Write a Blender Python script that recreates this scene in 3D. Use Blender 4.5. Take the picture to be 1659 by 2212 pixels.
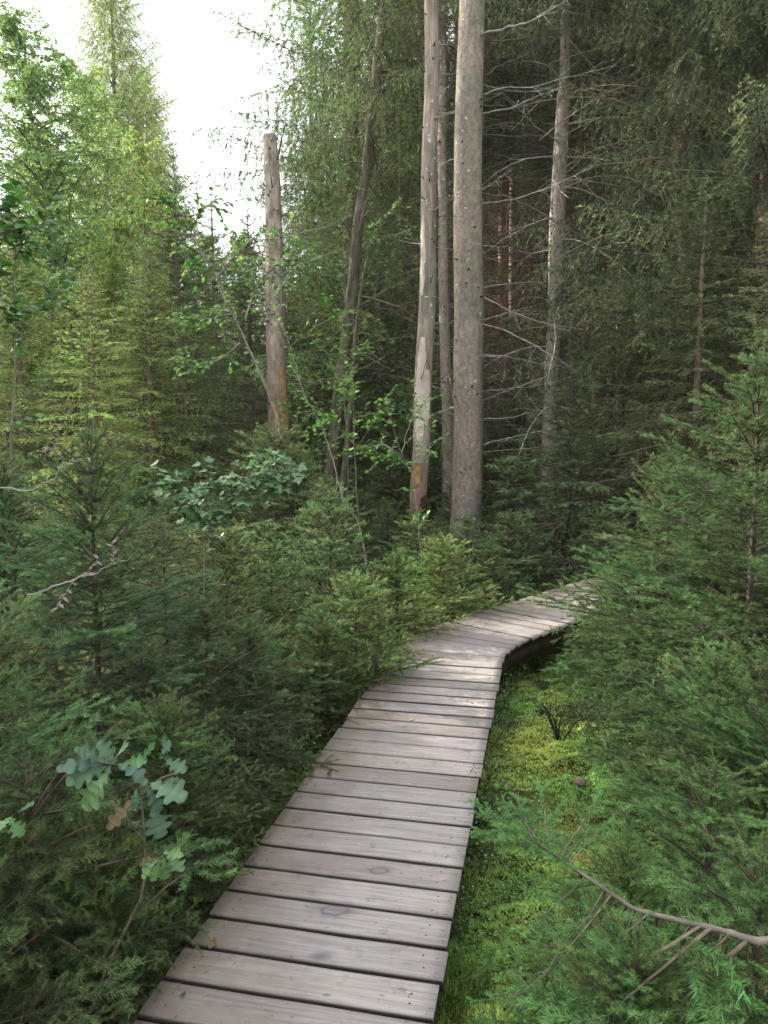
import bpy, math, random
import numpy as np
from mathutils import Vector

SC = bpy.context.scene
for o in list(bpy.data.objects):
    bpy.data.objects.remove(o)
COL = SC.collection
R = math.radians
PI = math.pi

# ---------------------------------------------------------------- camera, sky, sun, exposure
CAM_Z, PITCH, F = 1.97, R(6.2), 1664.0
cam_d = bpy.data.cameras.new('camera')
cam = bpy.data.objects.new('camera', cam_d); COL.objects.link(cam)
cam_d.sensor_fit = 'HORIZONTAL'; cam_d.sensor_width = 36.0; cam_d.lens = 36.0 * F / 1659.0
cam_d.clip_start = 0.05; cam_d.clip_end = 2000
cam.location = (0, 0, CAM_Z); cam.rotation_euler = (R(90) - PITCH, 0, 0)
SC.camera = cam

SUN_EL, SUN_AZ = 28.0, -66.0        # azimuth measured from +Y (view direction), negative = left
w = bpy.data.worlds.new("World"); SC.world = w; w.use_nodes = True
nt = w.node_tree
bg = nt.nodes['Background']
sky = nt.nodes.new('ShaderNodeTexSky'); sky.sky_type = 'NISHITA'; sky.sun_disc = False
sky.sun_elevation = R(SUN_EL); sky.sun_rotation = R(SUN_AZ)
sky.air_density = 1.0; sky.dust_density = 4.0; sky.ozone_density = 1.0
# a thin bright veil of cloud over the whole sky
tcw = nt.nodes.new('ShaderNodeTexCoord'); cn = nt.nodes.new('ShaderNodeTexNoise'); cn.inputs['Scale'].default_value = 2.2; cn.inputs['Detail'].default_value = 6
nt.links.new(tcw.outputs['Generated'], cn.inputs[0])
cr = nt.nodes.new('ShaderNodeValToRGB'); cr.color_ramp.elements[0].position = .25; cr.color_ramp.elements[0].color = (.55, .55, .55, 1); cr.color_ramp.elements[1].position = .6; cr.color_ramp.elements[1].color = (.92, .92, .92, 1)
nt.links.new(cn.outputs[0], cr.inputs[0])
cm = nt.nodes.new('ShaderNodeMix'); cm.data_type = 'RGBA'; nt.links.new(cr.outputs[0], cm.inputs[0]); nt.links.new(sky.outputs[0], cm.inputs[6]); cm.inputs[7].default_value = (7.6, 7.9, 8.2, 1)
nt.links.new(cm.outputs[2], bg.inputs[0]); bg.inputs[1].default_value = 0.12
sun_d = bpy.data.lights.new('sun', 'SUN'); sun_d.energy = 3.2; sun_d.angle = R(0.6); sun_d.color = (1.0, 0.94, 0.84)
sun = bpy.data.objects.new('sun', sun_d); COL.objects.link(sun)
sd = Vector((math.sin(R(SUN_AZ)) * math.cos(R(SUN_EL)), math.cos(R(SUN_AZ)) * math.cos(R(SUN_EL)), math.sin(R(SUN_EL))))
sun.rotation_euler = sd.to_track_quat('Z', 'Y').to_euler()
sun.location = (0, 0, 40)
SC.view_settings.view_transform = 'Standard'; SC.view_settings.look = 'None'
SC.view_settings.exposure = 1.85; SC.view_settings.gamma = 1.0
SC.render.engine = 'CYCLES'
SC.cycles.max_bounces = 6; SC.cycles.diffuse_bounces = 4; SC.cycles.glossy_bounces = 2
SC.cycles.transmission_bounces = 3; SC.cycles.transparent_max_bounces = 4
SC.cycles.caustics_reflective = False; SC.cycles.caustics_refractive = False
SC.cycles.use_denoising = True; SC.cycles.denoiser = 'OPENIMAGEDENOISE'; SC.cycles.denoising_input_passes = 'RGB_ALBEDO_NORMAL'; SC.cycles.denoising_prefilter = 'ACCURATE'

# ---------------------------------------------------------------- geometry of the view (pixels of a 1659 x 2212 picture)
def ray(px, py):
    cx = (px - 829.5) / F; cy = (1106.0 - py) / F
    return (cx, math.cos(PITCH) + cy * math.sin(PITCH), -math.sin(PITCH) + cy * math.cos(PITCH))
def on_z(px, py, z):
    d = ray(px, py); t = (z - CAM_Z) / d[2]
    return np.array((d[0] * t, d[1] * t, z))
def on_y(px, py, Y):
    d = ray(px, py); t = Y / d[1]
    return np.array((d[0] * t, Y, CAM_Z + d[2] * t))
def gx(px, Y):
    return (px - 829.5) / F * Y

# ---------------------------------------------------------------- noise and ground height
def vnoise(x, y, seed=0):
    x = np.asarray(x, float); y = np.asarray(y, float)
    xi = np.floor(x); yi = np.floor(y); fx = x - xi; fy = y - yi
    fx = fx * fx * (3 - 2 * fx); fy = fy * fy * (3 - 2 * fy)
    def h(a, b):
        s = np.sin(a * 127.1 + b * 311.7 + seed * 74.7) * 43758.5453
        return s - np.floor(s)
    return (h(xi, yi) * (1 - fx) + h(xi + 1, yi) * fx) * (1 - fy) + (h(xi, yi + 1) * (1 - fx) + h(xi + 1, yi + 1) * fx) * fy
def gz(x, y):
    x = np.asarray(x, float); y = np.asarray(y, float)
    z = 0.10 * (vnoise(x * 0.9, y * 0.9, 1) - .5) + 0.05 * (vnoise(x * 2.7, y * 2.7, 2) - .5) + 0.5 * (vnoise(x * .12, y * .12, 3) - .5) * np.clip((np.hypot(x, y) - 6) / 15, 0, 1)
    return z

# ---------------------------------------------------------------- mesh store
class Geo:
    def __init__(s): s.V = []; s.F = []; s.C = []; s.M = []; s.n = 0
    def add(s, V, F, C, mi=0):
        V = np.asarray(V, np.float32).reshape(-1, 3); F = np.asarray(F, np.int32).reshape(-1, 3)
        C = np.asarray(C, np.float32)
        if C.ndim == 1: C = np.tile(C, (len(V), 1))
        s.V.append(V); s.F.append(F + s.n); s.C.append(C)
        s.M.append(np.full(len(F), mi, np.int32) if np.isscalar(mi) else np.asarray(mi, np.int32)); s.n += len(V)
    def cat(s):
        if not s.V: return (np.zeros((0, 3), np.float32), np.zeros((0, 3), np.int32), np.zeros((0, 3), np.float32), np.zeros(0, np.int32))
        return np.concatenate(s.V), np.concatenate(s.F), np.concatenate(s.C), np.concatenate(s.M)
def to_mesh(name, arrs, mats, smooth=False):
    V, Fc, C, M = arrs
    me = bpy.data.meshes.new(name)
    me.vertices.add(len(V)); me.vertices.foreach_set('co', V.astype(np.float32).ravel())
    me.loops.add(len(Fc) * 3); me.loops.foreach_set('vertex_index', Fc.astype(np.int32).ravel())
    me.polygons.add(len(Fc)); me.polygons.foreach_set('loop_start', np.arange(len(Fc), dtype=np.int32) * 3)
    me.polygons.foreach_set('material_index', M)
    if smooth: me.polygons.foreach_set('use_smooth', np.ones(len(Fc), bool))
    a = me.attributes.new('Col', 'FLOAT_COLOR', 'POINT')
    c4 = np.ones((len(V), 4), np.float32); c4[:, :3] = C[:, :3]
    a.data.foreach_set('color', c4.ravel())
    for m in mats: me.materials.append(m)
    me.update(calc_edges=True)
    return me

def nrm(v):
    return v / np.maximum(np.linalg.norm(v, axis=-1, keepdims=True), 1e-9)
def tube(g, pts, rad, sides=8, C=(0, .5, 0), mi=0, cap=True, rough=0.0, rng=None, lump=None):
    pts = np.asarray(pts, float); rad = np.asarray(rad, float) * np.ones(len(pts)); n = len(pts)
    d = nrm(np.gradient(pts, axis=0))
    ref = np.array((0, 1., 0.)) if abs(d[0][1]) < .8 else np.array((1., 0, 0))
    u = nrm(np.cross(d, ref)); v = np.cross(d, u)
    a = np.linspace(0, 2 * PI, sides, endpoint=False)
    rr = rad[:, None] * np.ones((1, sides))
    if rough: rr = rr * (1 + rough * (rng.random((n, sides)) - .5))
    if lump is not None: rr = rr * lump(n, a)
    V = pts[:, None, :] + rr[..., None] * (np.cos(a)[None, :, None] * u[:, None, :] + np.sin(a)[None, :, None] * v[:, None, :])
    V = V.reshape(-1, 3)
    i = np.arange(n - 1)[:, None] * sides; j = np.arange(sides)[None, :]; k = (j + 1) % sides
    q = np.stack([i + j, i + k, i + sides + k, i + sides + j], -1).reshape(-1, 4)
    Fc = np.concatenate([q[:, [0, 1, 2]], q[:, [0, 2, 3]]])
    if cap:
        V = np.vstack([V, pts[0], pts[-1]]); m = n * sides
        jj = np.arange(sides); kk = (jj + 1) % sides
        Fc = np.vstack([Fc, np.stack([kk, jj, np.full(sides, m)], -1), np.stack([(n - 1) * sides + jj, (n - 1) * sides + kk, np.full(sides, m + 1)], -1)])
    g.add(V, Fc, np.array(C, float), mi)

# ---------------------------------------------------------------- objects
def tag(o, label=None, cat=None, group=None, kind=None):
    if label: o['label'] = label
    if cat: o['category'] = cat
    if group: o['group'] = group
    if kind: o['kind'] = kind
    return o
def link(name, me, parent=None, loc=None, color=None):
    o = bpy.data.objects.new(name, me); COL.objects.link(o)
    if parent is not None: o.parent = parent
    if loc is not None: o.location = loc
    if color is not None: o.color = (*color, 1)
    return o
def thing(name, loc, label, cat, group=None, rz=0):
    o = bpy.data.objects.new(name, None); COL.objects.link(o)
    o.empty_display_size = .2
    o.location = loc; o.rotation_euler = (0, 0, rz)
    return tag(o, label, cat, group)

# ---------------------------------------------------------------- materials
def mat(name):
    m = bpy.data.materials.new(name); m.use_nodes = True
    n = m.node_tree; n.nodes.clear()
    return m, n, n.nodes, n.links
def N(ns, t, **kw):
    x = ns.new(t)
    for k, v in kw.items():
        if k.startswith('i_'):
            key = k[2:]; key = int(key) if key.isdigit() else key.replace('_', ' ')
            x.inputs[key].default_value = v
        else: setattr(x, k, v)
    return x
def ramp(ns, stops, interp='LINEAR'):
    r = ns.new('ShaderNodeValToRGB'); e = r.color_ramp.elements; r.color_ramp.interpolation = interp
    while len(e) < len(stops): e.new(.5)
    for k, (p, c) in enumerate(stops): e[k].position = p; e[k].color = (*c, 1) if len(c) == 3 else c
    return r
def leafy(name, dark, light, trans=.3, rough=.55, hue=0.03):
    """Col.r: share of young growth, Col.g: random value; the object's own colour tints it."""
    m, n, ns, L = mat(name)
    at = N(ns, 'ShaderNodeAttribute', attribute_name='Col'); sp = N(ns, 'ShaderNodeSeparateColor'); L.new(at.outputs['Color'], sp.inputs[0])
    rp = ramp(ns, [(0, dark), (1, light)]); L.new(sp.outputs[0], rp.inputs[0])
    oi = N(ns, 'ShaderNodeObjectInfo')
    mu = N(ns, 'ShaderNodeMix', data_type='RGBA', blend_type='MULTIPLY', i_0=1.0)
    L.new(rp.outputs[0], mu.inputs[6]); L.new(oi.outputs['Color'], mu.inputs[7])
    hs = N(ns, 'ShaderNodeHueSaturation')
    mr = N(ns, 'ShaderNodeMapRange'); mr.inputs[3].default_value = .55; mr.inputs[4].default_value = 1.45; L.new(sp.outputs[1], mr.inputs[0]); L.new(mr.outputs[0], hs.inputs['Value'])
    mh = N(ns, 'ShaderNodeMapRange'); mh.inputs[3].default_value = .5 - hue; mh.inputs[4].default_value = .5 + hue; L.new(sp.outputs[2], mh.inputs[0]); L.new(mh.outputs[0], hs.inputs['Hue'])
    L.new(mu.outputs[2], hs.inputs['Color'])
    p = N(ns, 'ShaderNodeBsdfPrincipled', i_Roughness=rough); L.new(hs.outputs[0], p.inputs['Base Color'])
    p.inputs['Specular IOR Level'].default_value = .3
    t = N(ns, 'ShaderNodeBsdfTranslucent'); L.new(hs.outputs[0], t.inputs[0])
    mx = N(ns, 'ShaderNodeMixShader'); mx.inputs[0].default_value = trans; L.new(p.outputs[0], mx.inputs[1]); L.new(t.outputs[0], mx.inputs[2])
    o = N(ns, 'ShaderNodeOutputMaterial'); L.new(mx.outputs[0], o.inputs[0])
    return m
def barky(name, c0, c1, c2, scale=14, zs=.35, bump=.5, spots=None, low=None, low_h=(0, 2), vmix=.55):
    m, n, ns, L = mat(name)
    tc = N(ns, 'ShaderNodeTexCoord'); mp = N(ns, 'ShaderNodeMapping'); mp.inputs['Scale'].default_value = (1, 1, zs); L.new(tc.outputs['Object'], mp.inputs[0])
    a = N(ns, 'ShaderNodeTexNoise', i_Scale=scale, i_Detail=6.0, i_Roughness=.65); L.new(mp.outputs[0], a.inputs[0])
    b = N(ns, 'ShaderNodeTexVoronoi', i_Scale=scale * 2.2, distance='CHEBYCHEV'); L.new(mp.outputs[0], b.inputs[0])
    c = N(ns, 'ShaderNodeTexNoise', i_Scale=1.7, i_Detail=3.0); L.new(tc.outputs['Object'], c.inputs[0])
    rp = ramp(ns, [(.3, c0), (.5, c1), (.72, c2)]); L.new(a.outputs[0], rp.inputs[0])
    mx = N(ns, 'ShaderNodeMix', data_type='RGBA', blend_type='MULTIPLY'); mx.inputs[0].default_value = vmix
    r2 = ramp(ns, [(.0, (1.15, 1.1, 1.05)), (.75, (.5, .46, .43))]); L.new(b.outputs['Distance'], r2.inputs[0])
    L.new(rp.outputs[0], mx.inputs[6]); L.new(r2.outputs[0], mx.inputs[7]); cur = mx.outputs[2]
    r3 = ramp(ns, [(.35, (.8, .85, .78)), (.65, (1.12, 1.02, .98))]); L.new(c.outputs[0], r3.inputs[0])
    m3 = N(ns, 'ShaderNodeMix', data_type='RGBA', blend_type='MULTIPLY', i_0=1.0); L.new(cur, m3.inputs[6]); L.new(r3.outputs[0], m3.inputs[7]); cur = m3.outputs[2]
    if spots:
        v = N(ns, 'ShaderNodeTexNoise', i_Scale=13.0, i_Detail=2.0); L.new(tc.outputs['Object'], v.inputs[0])
        r4 = ramp(ns, [(.68, (0, 0, 0)), (.72, (1, 1, 1))]); L.new(v.outputs[0], r4.inputs[0])
        m4 = N(ns, 'ShaderNodeMix', data_type='RGBA'); L.new(r4.outputs[0], m4.inputs[0]); L.new(cur, m4.inputs[6]); m4.inputs[7].default_value = (*spots, 1); cur = m4.outputs[2]
    if low:
        sx = N(ns, 'ShaderNodeSeparateXYZ'); L.new(tc.outputs['Object'], sx.inputs[0])
        ad = N(ns, 'ShaderNodeMath', operation='MULTIPLY_ADD'); L.new(c.outputs[0], ad.inputs[0]); ad.inputs[1].default_value = 1.6; L.new(sx.outputs[2], ad.inputs[2])
        mr = N(ns, 'ShaderNodeMapRange'); mr.inputs[1].default_value = low_h[1] + .8; mr.inputs[2].default_value = low_h[0] + .8; L.new(ad.outputs[0], mr.inputs[0])
        m5 = N(ns, 'ShaderNodeMix', data_type='RGBA'); L.new(mr.outputs[0], m5.inputs[0]); L.new(cur, m5.inputs[6])
        r5 = ramp(ns, [(.3, tuple(x * .45 for x in low)), (.7, low)]); L.new(a.outputs[0], r5.inputs[0]); L.new(r5.outputs[0], m5.inputs[7]); cur = m5.outputs[2]
    oi = N(ns, 'ShaderNodeObjectInfo')
    mu = N(ns, 'ShaderNodeMix', data_type='RGBA', blend_type='MULTIPLY', i_0=1.0); L.new(cur, mu.inputs[6]); L.new(oi.outputs['Color'], mu.inputs[7]); cur = mu.outputs[2]
    p = N(ns, 'ShaderNodeBsdfPrincipled', i_Roughness=.9); L.new(cur, p.inputs['Base Color']); p.inputs['Specular IOR Level'].default_value = .2
    ma = N(ns, 'ShaderNodeMath', operation='SUBTRACT'); L.new(a.outputs[0], ma.inputs[0]); L.new(b.outputs['Distance'], ma.inputs[1])
    bp = N(ns, 'ShaderNodeBump', i_Strength=bump, i_Distance=.02); L.new(ma.outputs[0], bp.inputs['Height']); L.new(bp.outputs[0], p.inputs['Normal'])
    o = N(ns, 'ShaderNodeOutputMaterial'); L.new(p.outputs[0], o.inputs[0])
    return m
def plain(name, c, rough=.9, c2=None, scale=20):
    m, n, ns, L = mat(name)
    tc = N(ns, 'ShaderNodeTexCoord'); a = N(ns, 'ShaderNodeTexNoise', i_Scale=scale, i_Detail=4.0); L.new(tc.outputs['Object'], a.inputs[0])
    rp = ramp(ns, [(.3, c), (.7, c2 or c)]); L.new(a.outputs[0], rp.inputs[0])
    p = N(ns, 'ShaderNodeBsdfPrincipled', i_Roughness=rough); L.new(rp.outputs[0], p.inputs['Base Color']); p.inputs['Specular IOR Level'].default_value = .2
    o = N(ns, 'ShaderNodeOutputMaterial'); L.new(p.outputs[0], o.inputs[0])
    return m

NEEDLE = leafy('spruce_needles', (.048, .074, .040), (.26, .335, .125), .32, .5, hue=.035)  # pale tips: young growth plus light from above put into the colour
TWIG = plain('twig_bark', (.06, .04, .027), .9, (.13, .098, .072))
DEADTWIG = plain('dead_twig', (.14, .10, .07), .95, (.30, .24, .19), 6)
BARK = barky('spruce_bark', (.17, .14, .12), (.27, .235, .205), (.37, .335, .30), 17, .6, .45, (.50, .50, .46), vmix=.38)
BARK2 = barky('dying_spruce_bark', (.14, .11, .09), (.27, .23, .20), (.42, .38, .35), 9, .18, .8, (.55, .54, .50), (.20, .11, .06), (1.0, 1.7))
BARKS = barky('snag_bark', (.13, .105, .085), (.32, .275, .24), (.52, .48, .43), 9, .3, .9, (.5, .48, .44), (.27, .145, .075), (1.6, 3.6))
BARKD = barky('mossy_bark', (.045, .045, .03), (.13, .12, .085), (.26, .24, .19), 9, .25, .9)
BARKF = barky('stand_bark', (.15, .11, .09), (.29, .225, .19), (.42, .34, .30), 8, .4, .4)
BIRCHB = barky('birch_bark', (.10, .09, .08), (.62, .60, .56), (.72, .70, .66), 5, 1.6, .2)
GREYTW = plain('sapling_bark', (.12, .11, .09), .9, (.26, .24, .20), 12)
BIRCHL = leafy('birch_leaves', (.14, .21, .06), (.34, .42, .12), .45, .5)
BROADL = leafy('broad_leaves', (.06, .13, .03), (.16, .30, .05), .4, .42)
OAKL = leafy('oak_leaves', (.12, .19, .13), (.21, .30, .19), .25, .38)
GRASS = leafy('grass_blades', (.06, .12, .03), (.18, .28, .06), .35, .5)
MOSS = leafy('moss_tufts', (.13, .21, .055), (.50, .66, .16), .3, .8)
BILB = leafy('bilberry_leaves', (.035, .065, .03), (.10, .16, .07), .3, .45)

# ---------------------------------------------------------------- spruce boughs
def bough(rng, L, spacing=.05, kr=.42, ang=52, subsp=.05, submin=.12, hang=.25, rise=10, tip=-5, bare=.2, dens=200, nl=.018, nw=.0026, r0=.006, flat=False, subhang=None, droopy=0.0):
    """one spruce bough along +X; returns Geo arrays"""
    up = np.array((0, 0, 1.))
    P0 = []; P1 = []; RA = []; RB = []; NW = []; ND = []
    def poly(p, d, ln, steps, r, grav, nstart, wob=.1, endcurl=0):
        pts = [p]; st = ln / steps
        for k in range(steps):
            d = d + np.array((0, 0, -grav * st * 4)) + rng.normal(0, wob, 3) * .35
            if endcurl and k > steps * .5: d = d + np.array((0, 0, endcurl))
            d = d / np.linalg.norm(d); p = p + d * st; pts.append(p)
        for k in range(steps):
            P0.append(pts[k]); P1.append(pts[k + 1]); RA.append(r * (1 - k / steps * .75)); RB.append(r * (1 - (k + 1) / steps * .75))
            rem = ln * (1 - (k + .5) / steps)
            NW.append(np.clip(1 - rem / (.12 if L < 1 else .2), 0, 1) * rng.uniform(.5, 1)); ND.append(1.0 if (k + .5) / steps >= nstart else 0.0)
        return np.array(pts)
    n = max(7, int(L / .1)); st = L / n
    az = rng.normal(0, .04); p = np.zeros(3); pts = [p]; dirs = []
    for k in range(n):
        t = k / n; e = R(rise * (1 - t) + tip * t) ; az += rng.normal(0, .05)
        d = np.array((math.cos(az) * math.cos(e), math.sin(az) * math.cos(e), math.sin(e))); dirs.append(d)
        p = p + d * st; pts.append(p)
    pts = np.array(pts)
    for k in range(n):
        P0.append(pts[k]); P1.append(pts[k + 1]); RA.append(r0 * (1 - k / n * .8)); RB.append(r0 * (1 - (k + 1) / n * .8))
        NW.append(np.clip(1 - L * (1 - (k + .5) / n) / .12, 0, 1)); ND.append(1.0 if k / n > max(bare, .45) else 0.0)
    s = L * .10; sd = 1
    while s < L * .97:
        t = s / L; k = min(int(t * n), n - 1); d = dirs[k]; p = pts[k] + d * (s - k * st)
        lat = np.cross(up, d); lat /= np.linalg.norm(lat)
        a = R(ang + rng.normal(0, 8))
        ls = (kr * L * (1 - t) ** .75 * min(1, .45 + t * 2.2) + .035) * rng.uniform(.65, 1.15)
        dd = math.cos(a) * d + math.sin(a) * sd * lat + up * rng.normal(.02, .10)
        dd[2] -= droopy * rng.uniform(.6, 1.2)
        steps = int(np.clip(ls / .06, 2, 6)) if not flat else int(np.clip(ls / .16, 2, 4))
        dead = rng.random() < .05
        sp = poly(p, nrm(dd), ls, steps, r0 * .45, hang, 1.1 if dead else (bare if t < .4 else 0))
        if ls > submin:
            q = .2; s2 = 1
            while q < .95:
                kk = min(int(q * steps), steps - 1); b = sp[kk]; b2 = sp[kk + 1]; dz = nrm(b2 - b); pp = b + (b2 - b) * (q * steps - kk)
                l2 = np.cross(nrm(np.cross(dz, lat * sd) + up * .6), dz); l2 = nrm(l2)
                a2 = R(rng.uniform(36, 56)); l = (.45 * ls * (1 - q) + min(.05, L * .07)) * rng.uniform(.6, 1.2)
                poly(pp, nrm(math.cos(a2) * dz + math.sin(a2) * s2 * l2 + up * rng.normal(0, .1)), l, 2, r0 * .3, hang if subhang is None else subhang, 1.1 if dead else (bare * .6 if t < .35 else 0))
                q += subsp / ls * rng.uniform(.8, 1.25); s2 = -s2
        s += spacing * .5 * rng.uniform(.7, 1.3); sd = -sd
    P0 = np.array(P0); P1 = np.array(P1); RA = np.array(RA); RB = np.array(RB); NW = np.array(NW); ND = np.array(ND)
    g = Geo()
    # twigs as thin prisms (or ribbons when far)
    d = nrm(P1 - P0); u = nrm(np.cross(d, np.array((.3, .2, 1.)))); v = np.cross(d, u)
    k = 2 if flat else 3
    rows = []
    for j in range(k):
        a = 2 * PI * j / k; o = math.cos(a) * u + math.sin(a) * v
        rows.append(P0 + o * RA[:, None]); rows.append(P1 + o * RB[:, None])
    V = np.stack(rows, 1); m = len(P0); base = np.arange(m)[:, None] * (2 * k)
    fs = []
    for j in range(k if k == 3 else 1):
        a = 2 * j; b = 2 * ((j + 1) % k)
        fs += [np.array((a, b, b + 1)), np.array((a, b + 1, a + 1))]
    Fc = (base[:, None, :] + np.array(fs)[None]).reshape(-1, 3)
    g.add(V.reshape(-1, 3), Fc, (0, .5, .5), 1)
    # needles
    ln = np.linalg.norm(P1 - P0, axis=1)
    cnt = np.floor(ln * dens * ND + rng.random(m)).astype(int); cnt[ND == 0] = 0
    idx = np.repeat(np.arange(m), cnt); q = len(idx)
    if q:
        t = rng.random(q)[:, None]; pos = P0[idx] * (1 - t) + P1[idx] * t; ax = d[idx]
        phi = rng.uniform(-PI * .80, PI * .80, q)
        uu = nrm(np.cross(ax, up + 1e-3)); vv = np.cross(uu, ax)  # vv points upward
        pr = np.sin(phi)[:, None] * uu + np.cos(phi)[:, None] * vv
        al = rng.normal(R(52), R(9), q)[:, None]
        nd = np.cos(al) * ax + np.sin(al) * pr
        L1 = nl * rng.uniform(.7, 1.15, q)[:, None]
        side = nrm(np.cross(nd, rng.normal(0, 1, (q, 3)))) * nw * .5
        V = np.stack([pos - side, pos + side, pos + nd * L1], 1).reshape(-1, 3)
        C = np.stack([np.clip(NW[idx] * .9 + rng.normal(.10, .08, q), 0, 1), rng.random(q) * .5 + .25, .35 + .3 * rng.random(q)], 1)
        g.add(V, np.arange(q * 3).reshape(-1, 3), np.repeat(C, 3, 0), 0)
    return g.cat() + (L,)

def rotm(az, el, roll=0):
    ca, sa, ce, se, cr, sr = math.cos(az), math.sin(az), math.cos(el), math.sin(el), math.cos(roll), math.sin(roll)
    Rx = np.array(((1, 0, 0), (0, cr, -sr), (0, sr, cr)))
    Ry = np.array(((ce, 0, -se), (0, 1, 0), (se, 0, ce)))
    Rz = np.array(((ca, -sa, 0), (sa, ca, 0), (0, 0, 1)))
    return Rz @ Ry @ Rx
def put(g, b, pos, az, el, s, roll=0, bright=0.0, young=0.0):
    V, Fc, C, M, L = b
    V2 = (V * s) @ rotm(az, el, roll).T.astype(np.float32) + np.asarray(pos, np.float32)
    C2 = C.copy(); C2[:, 1] = np.clip(C2[:, 1] + bright, 0, 1); C2[:, 0] = np.clip(C2[:, 0] + young, 0, 1); C2[:, 2] = np.clip(C2[:, 2] + young * 4 + bright, 0, 1)
    g.add(V2, Fc, C2, M)

def crown(rng, bs, H, z0, Lmax, dz, per, el0, el1, power=.85, topL=.12, cone=1.0, gap=.0, inter=True, axis=None):
    """whorls of boughs from z0 to H; el0/el1 = elevation of boughs at the bottom / top (degrees)"""
    g = Geo(); z = z0
    while z < H - .02:
        t = (z - z0) / max(H - z0, .01)
        Lz = Lmax * (1 - t) ** power * cone + topL
        k = int(round(per * rng.uniform(.75, 1.25))); a0 = rng.uniform(0, 2 * PI)
        for j in range(max(k, 3)):
            if rng.random() < gap: continue
            L = Lz * rng.uniform(.72, 1.15); b = pick(rng, bs, L)
            el = R(el0 + (el1 - el0) * t ** 1.3 + rng.normal(0, 5))
            p = (0, 0, z + rng.normal(0, dz * .06)) if axis is None else axis(z) 
            put(g, b, p, a0 + 2 * PI * j / k + rng.normal(0, .18), el, L / b[4], rng.normal(0, .12), rng.normal(0, .16), rng.normal(0, .08))
        if inter:
            for j in range(max(2, k // 2)):
                L = Lz * rng.uniform(.25, .55); b = pick(rng, bs, L)
                put(g, b, (0, 0, z + dz * rng.uniform(.25, .75)) if axis is None else axis(z + dz * .5), rng.uniform(0, 2 * PI), R(el0 + (el1 - el0) * t + rng.normal(5, 8)), L / b[4], 0, rng.normal(0, .10))
        z += dz * rng.uniform(.85, 1.15) * (1 - .35 * t)
    return g

# ---------------------------------------------------------------- dead, bare branches
def dead_twigs(g, rng, n, z0, z1, r_of, Lr=(.4, 1.6), sub=5, droop=-.15, C=(0, .5, 0), th=.010, azr=None, axis=None, sides=4):
    for _ in range(n):
        z = rng.uniform(z0, z1); az = rng.uniform(0, 2 * PI) if azr is None else rng.uniform(*azr)
        L = rng.uniform(*Lr); e = rng.normal(.1, .25)
        d = np.array((math.cos(az) * math.cos(e), math.sin(az) * math.cos(e), math.sin(e)))
        c = np.array((0, 0, z)) if axis is None else np.array(axis(z))
        p = c + d * r_of(z) * .7; pts = [p]; ns = 6; st = L / ns; bend = rng.normal(droop, .15); dd = d.copy()
        for k in range(ns):
            dd = nrm(dd + np.array((0, 0, bend * .3)) + rng.normal(0, .09, 3)); p = p + dd * st; pts.append(p)
        rad = th * (L / 1.0) ** .5 * np.linspace(1, .25, ns + 1)
        tube(g, pts, rad, sides, C, cap=False)
        for _ in range(rng.integers(0, sub + 1)):
            k = rng.integers(2, ns); b = pts[k]; ax = nrm(pts[k + 1] - pts[k]) if k < ns else dd
            q = nrm(ax * .8 + rng.normal(0, .55, 3) + np.array((0, 0, -.25))); l = rng.uniform(.12, .4) * L
            m = b + q * l * .5 + rng.normal(0, .03, 3) * L; e2 = b + q * l + np.array((0, 0, -.12 * l))
            tube(g, [b, m, e2], [rad[k] * .55, rad[k] * .4, rad[k] * .2], 3, C, cap=False)

# ---------------------------------------------------------------- bough libraries
rg = np.random.default_rng(11)
def lib(Ls, n, *a, **k): return [bough(rg, L, *a, **k) for L in Ls for _ in range(n)]
NEAR = lib((.28, .75), 4, .125, .52, 46, .105, .09, .08, 16, 2, .06, 1350, .0185, .0022, .0045)
NEARH = lib((.32, .95), 3, .125, .50, 46, .11, .10, .45, 12, -20, .18, 1250, .0185, .0022, .0055)
MID = lib((.26, .70), 4, .125, .52, 46, .12, .12, .10, 16, 0, .06, 640, .021, .0040, .0045)
MIDH = lib((.45, 1.3), 4, .13, .44, 50, .12, .16, .45, 10, -14, .14, 250, .027, .0056, .007)
BIG = lib((.7, 2.4), 3, .15, .38, 58, .16, .25, .60, 6, 4, .12, 95, .048, .0115, .012, flat=True, droopy=.4)
BIGB = lib((.7, 2.4), 3, .16, .38, 58, .17, .25, .75, 0, -6, .30, 80, .048, .011, .012, flat=True, droopy=.6)
FAR = lib((.8, 2.4), 3, .22, .40, 58, .26, .35, .5, 4, 0, .05, 36, .09, .028, .014, flat=True, droopy=.4)
def pick(rng, bs, L):
    d = np.array([abs(math.log(max(L, .02) / b[4])) for b in bs]); c = np.flatnonzero(d < d.min() + .05); return bs[c[rng.integers(len(c))]]

YBARK = plain('young_bark', (.04, .031, .024), .9, (.095, .075, .056), 30)
def straight_trunk(H, r, seed=0, sides=14, bend=.0, rough=.0):
    rng = np.random.default_rng(seed); g = Geo(); n = max(8, int(H / .5))
    z = np.linspace(-.25, H, n); ox = np.cumsum(rng.normal(0, bend, n)); oy = np.cumsum(rng.normal(0, bend, n))
    ox -= ox[0]; oy -= oy[0]
    t = np.clip(z / H, 0, 1); rr = r * (1 - t) ** .8 + min(.006, r * .10) + r * .35 * np.exp(-np.maximum(z, 0) * 3.5)
    tube(g, np.stack([ox, oy, z], 1), rr, sides, (0, .5, 0), rough=rough, rng=rng)
    return g, (lambda zz: np.array((np.interp(zz, z, ox), np.interp(zz, z, oy), zz))), (lambda zz: float(np.interp(zz, z, rr)))

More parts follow.
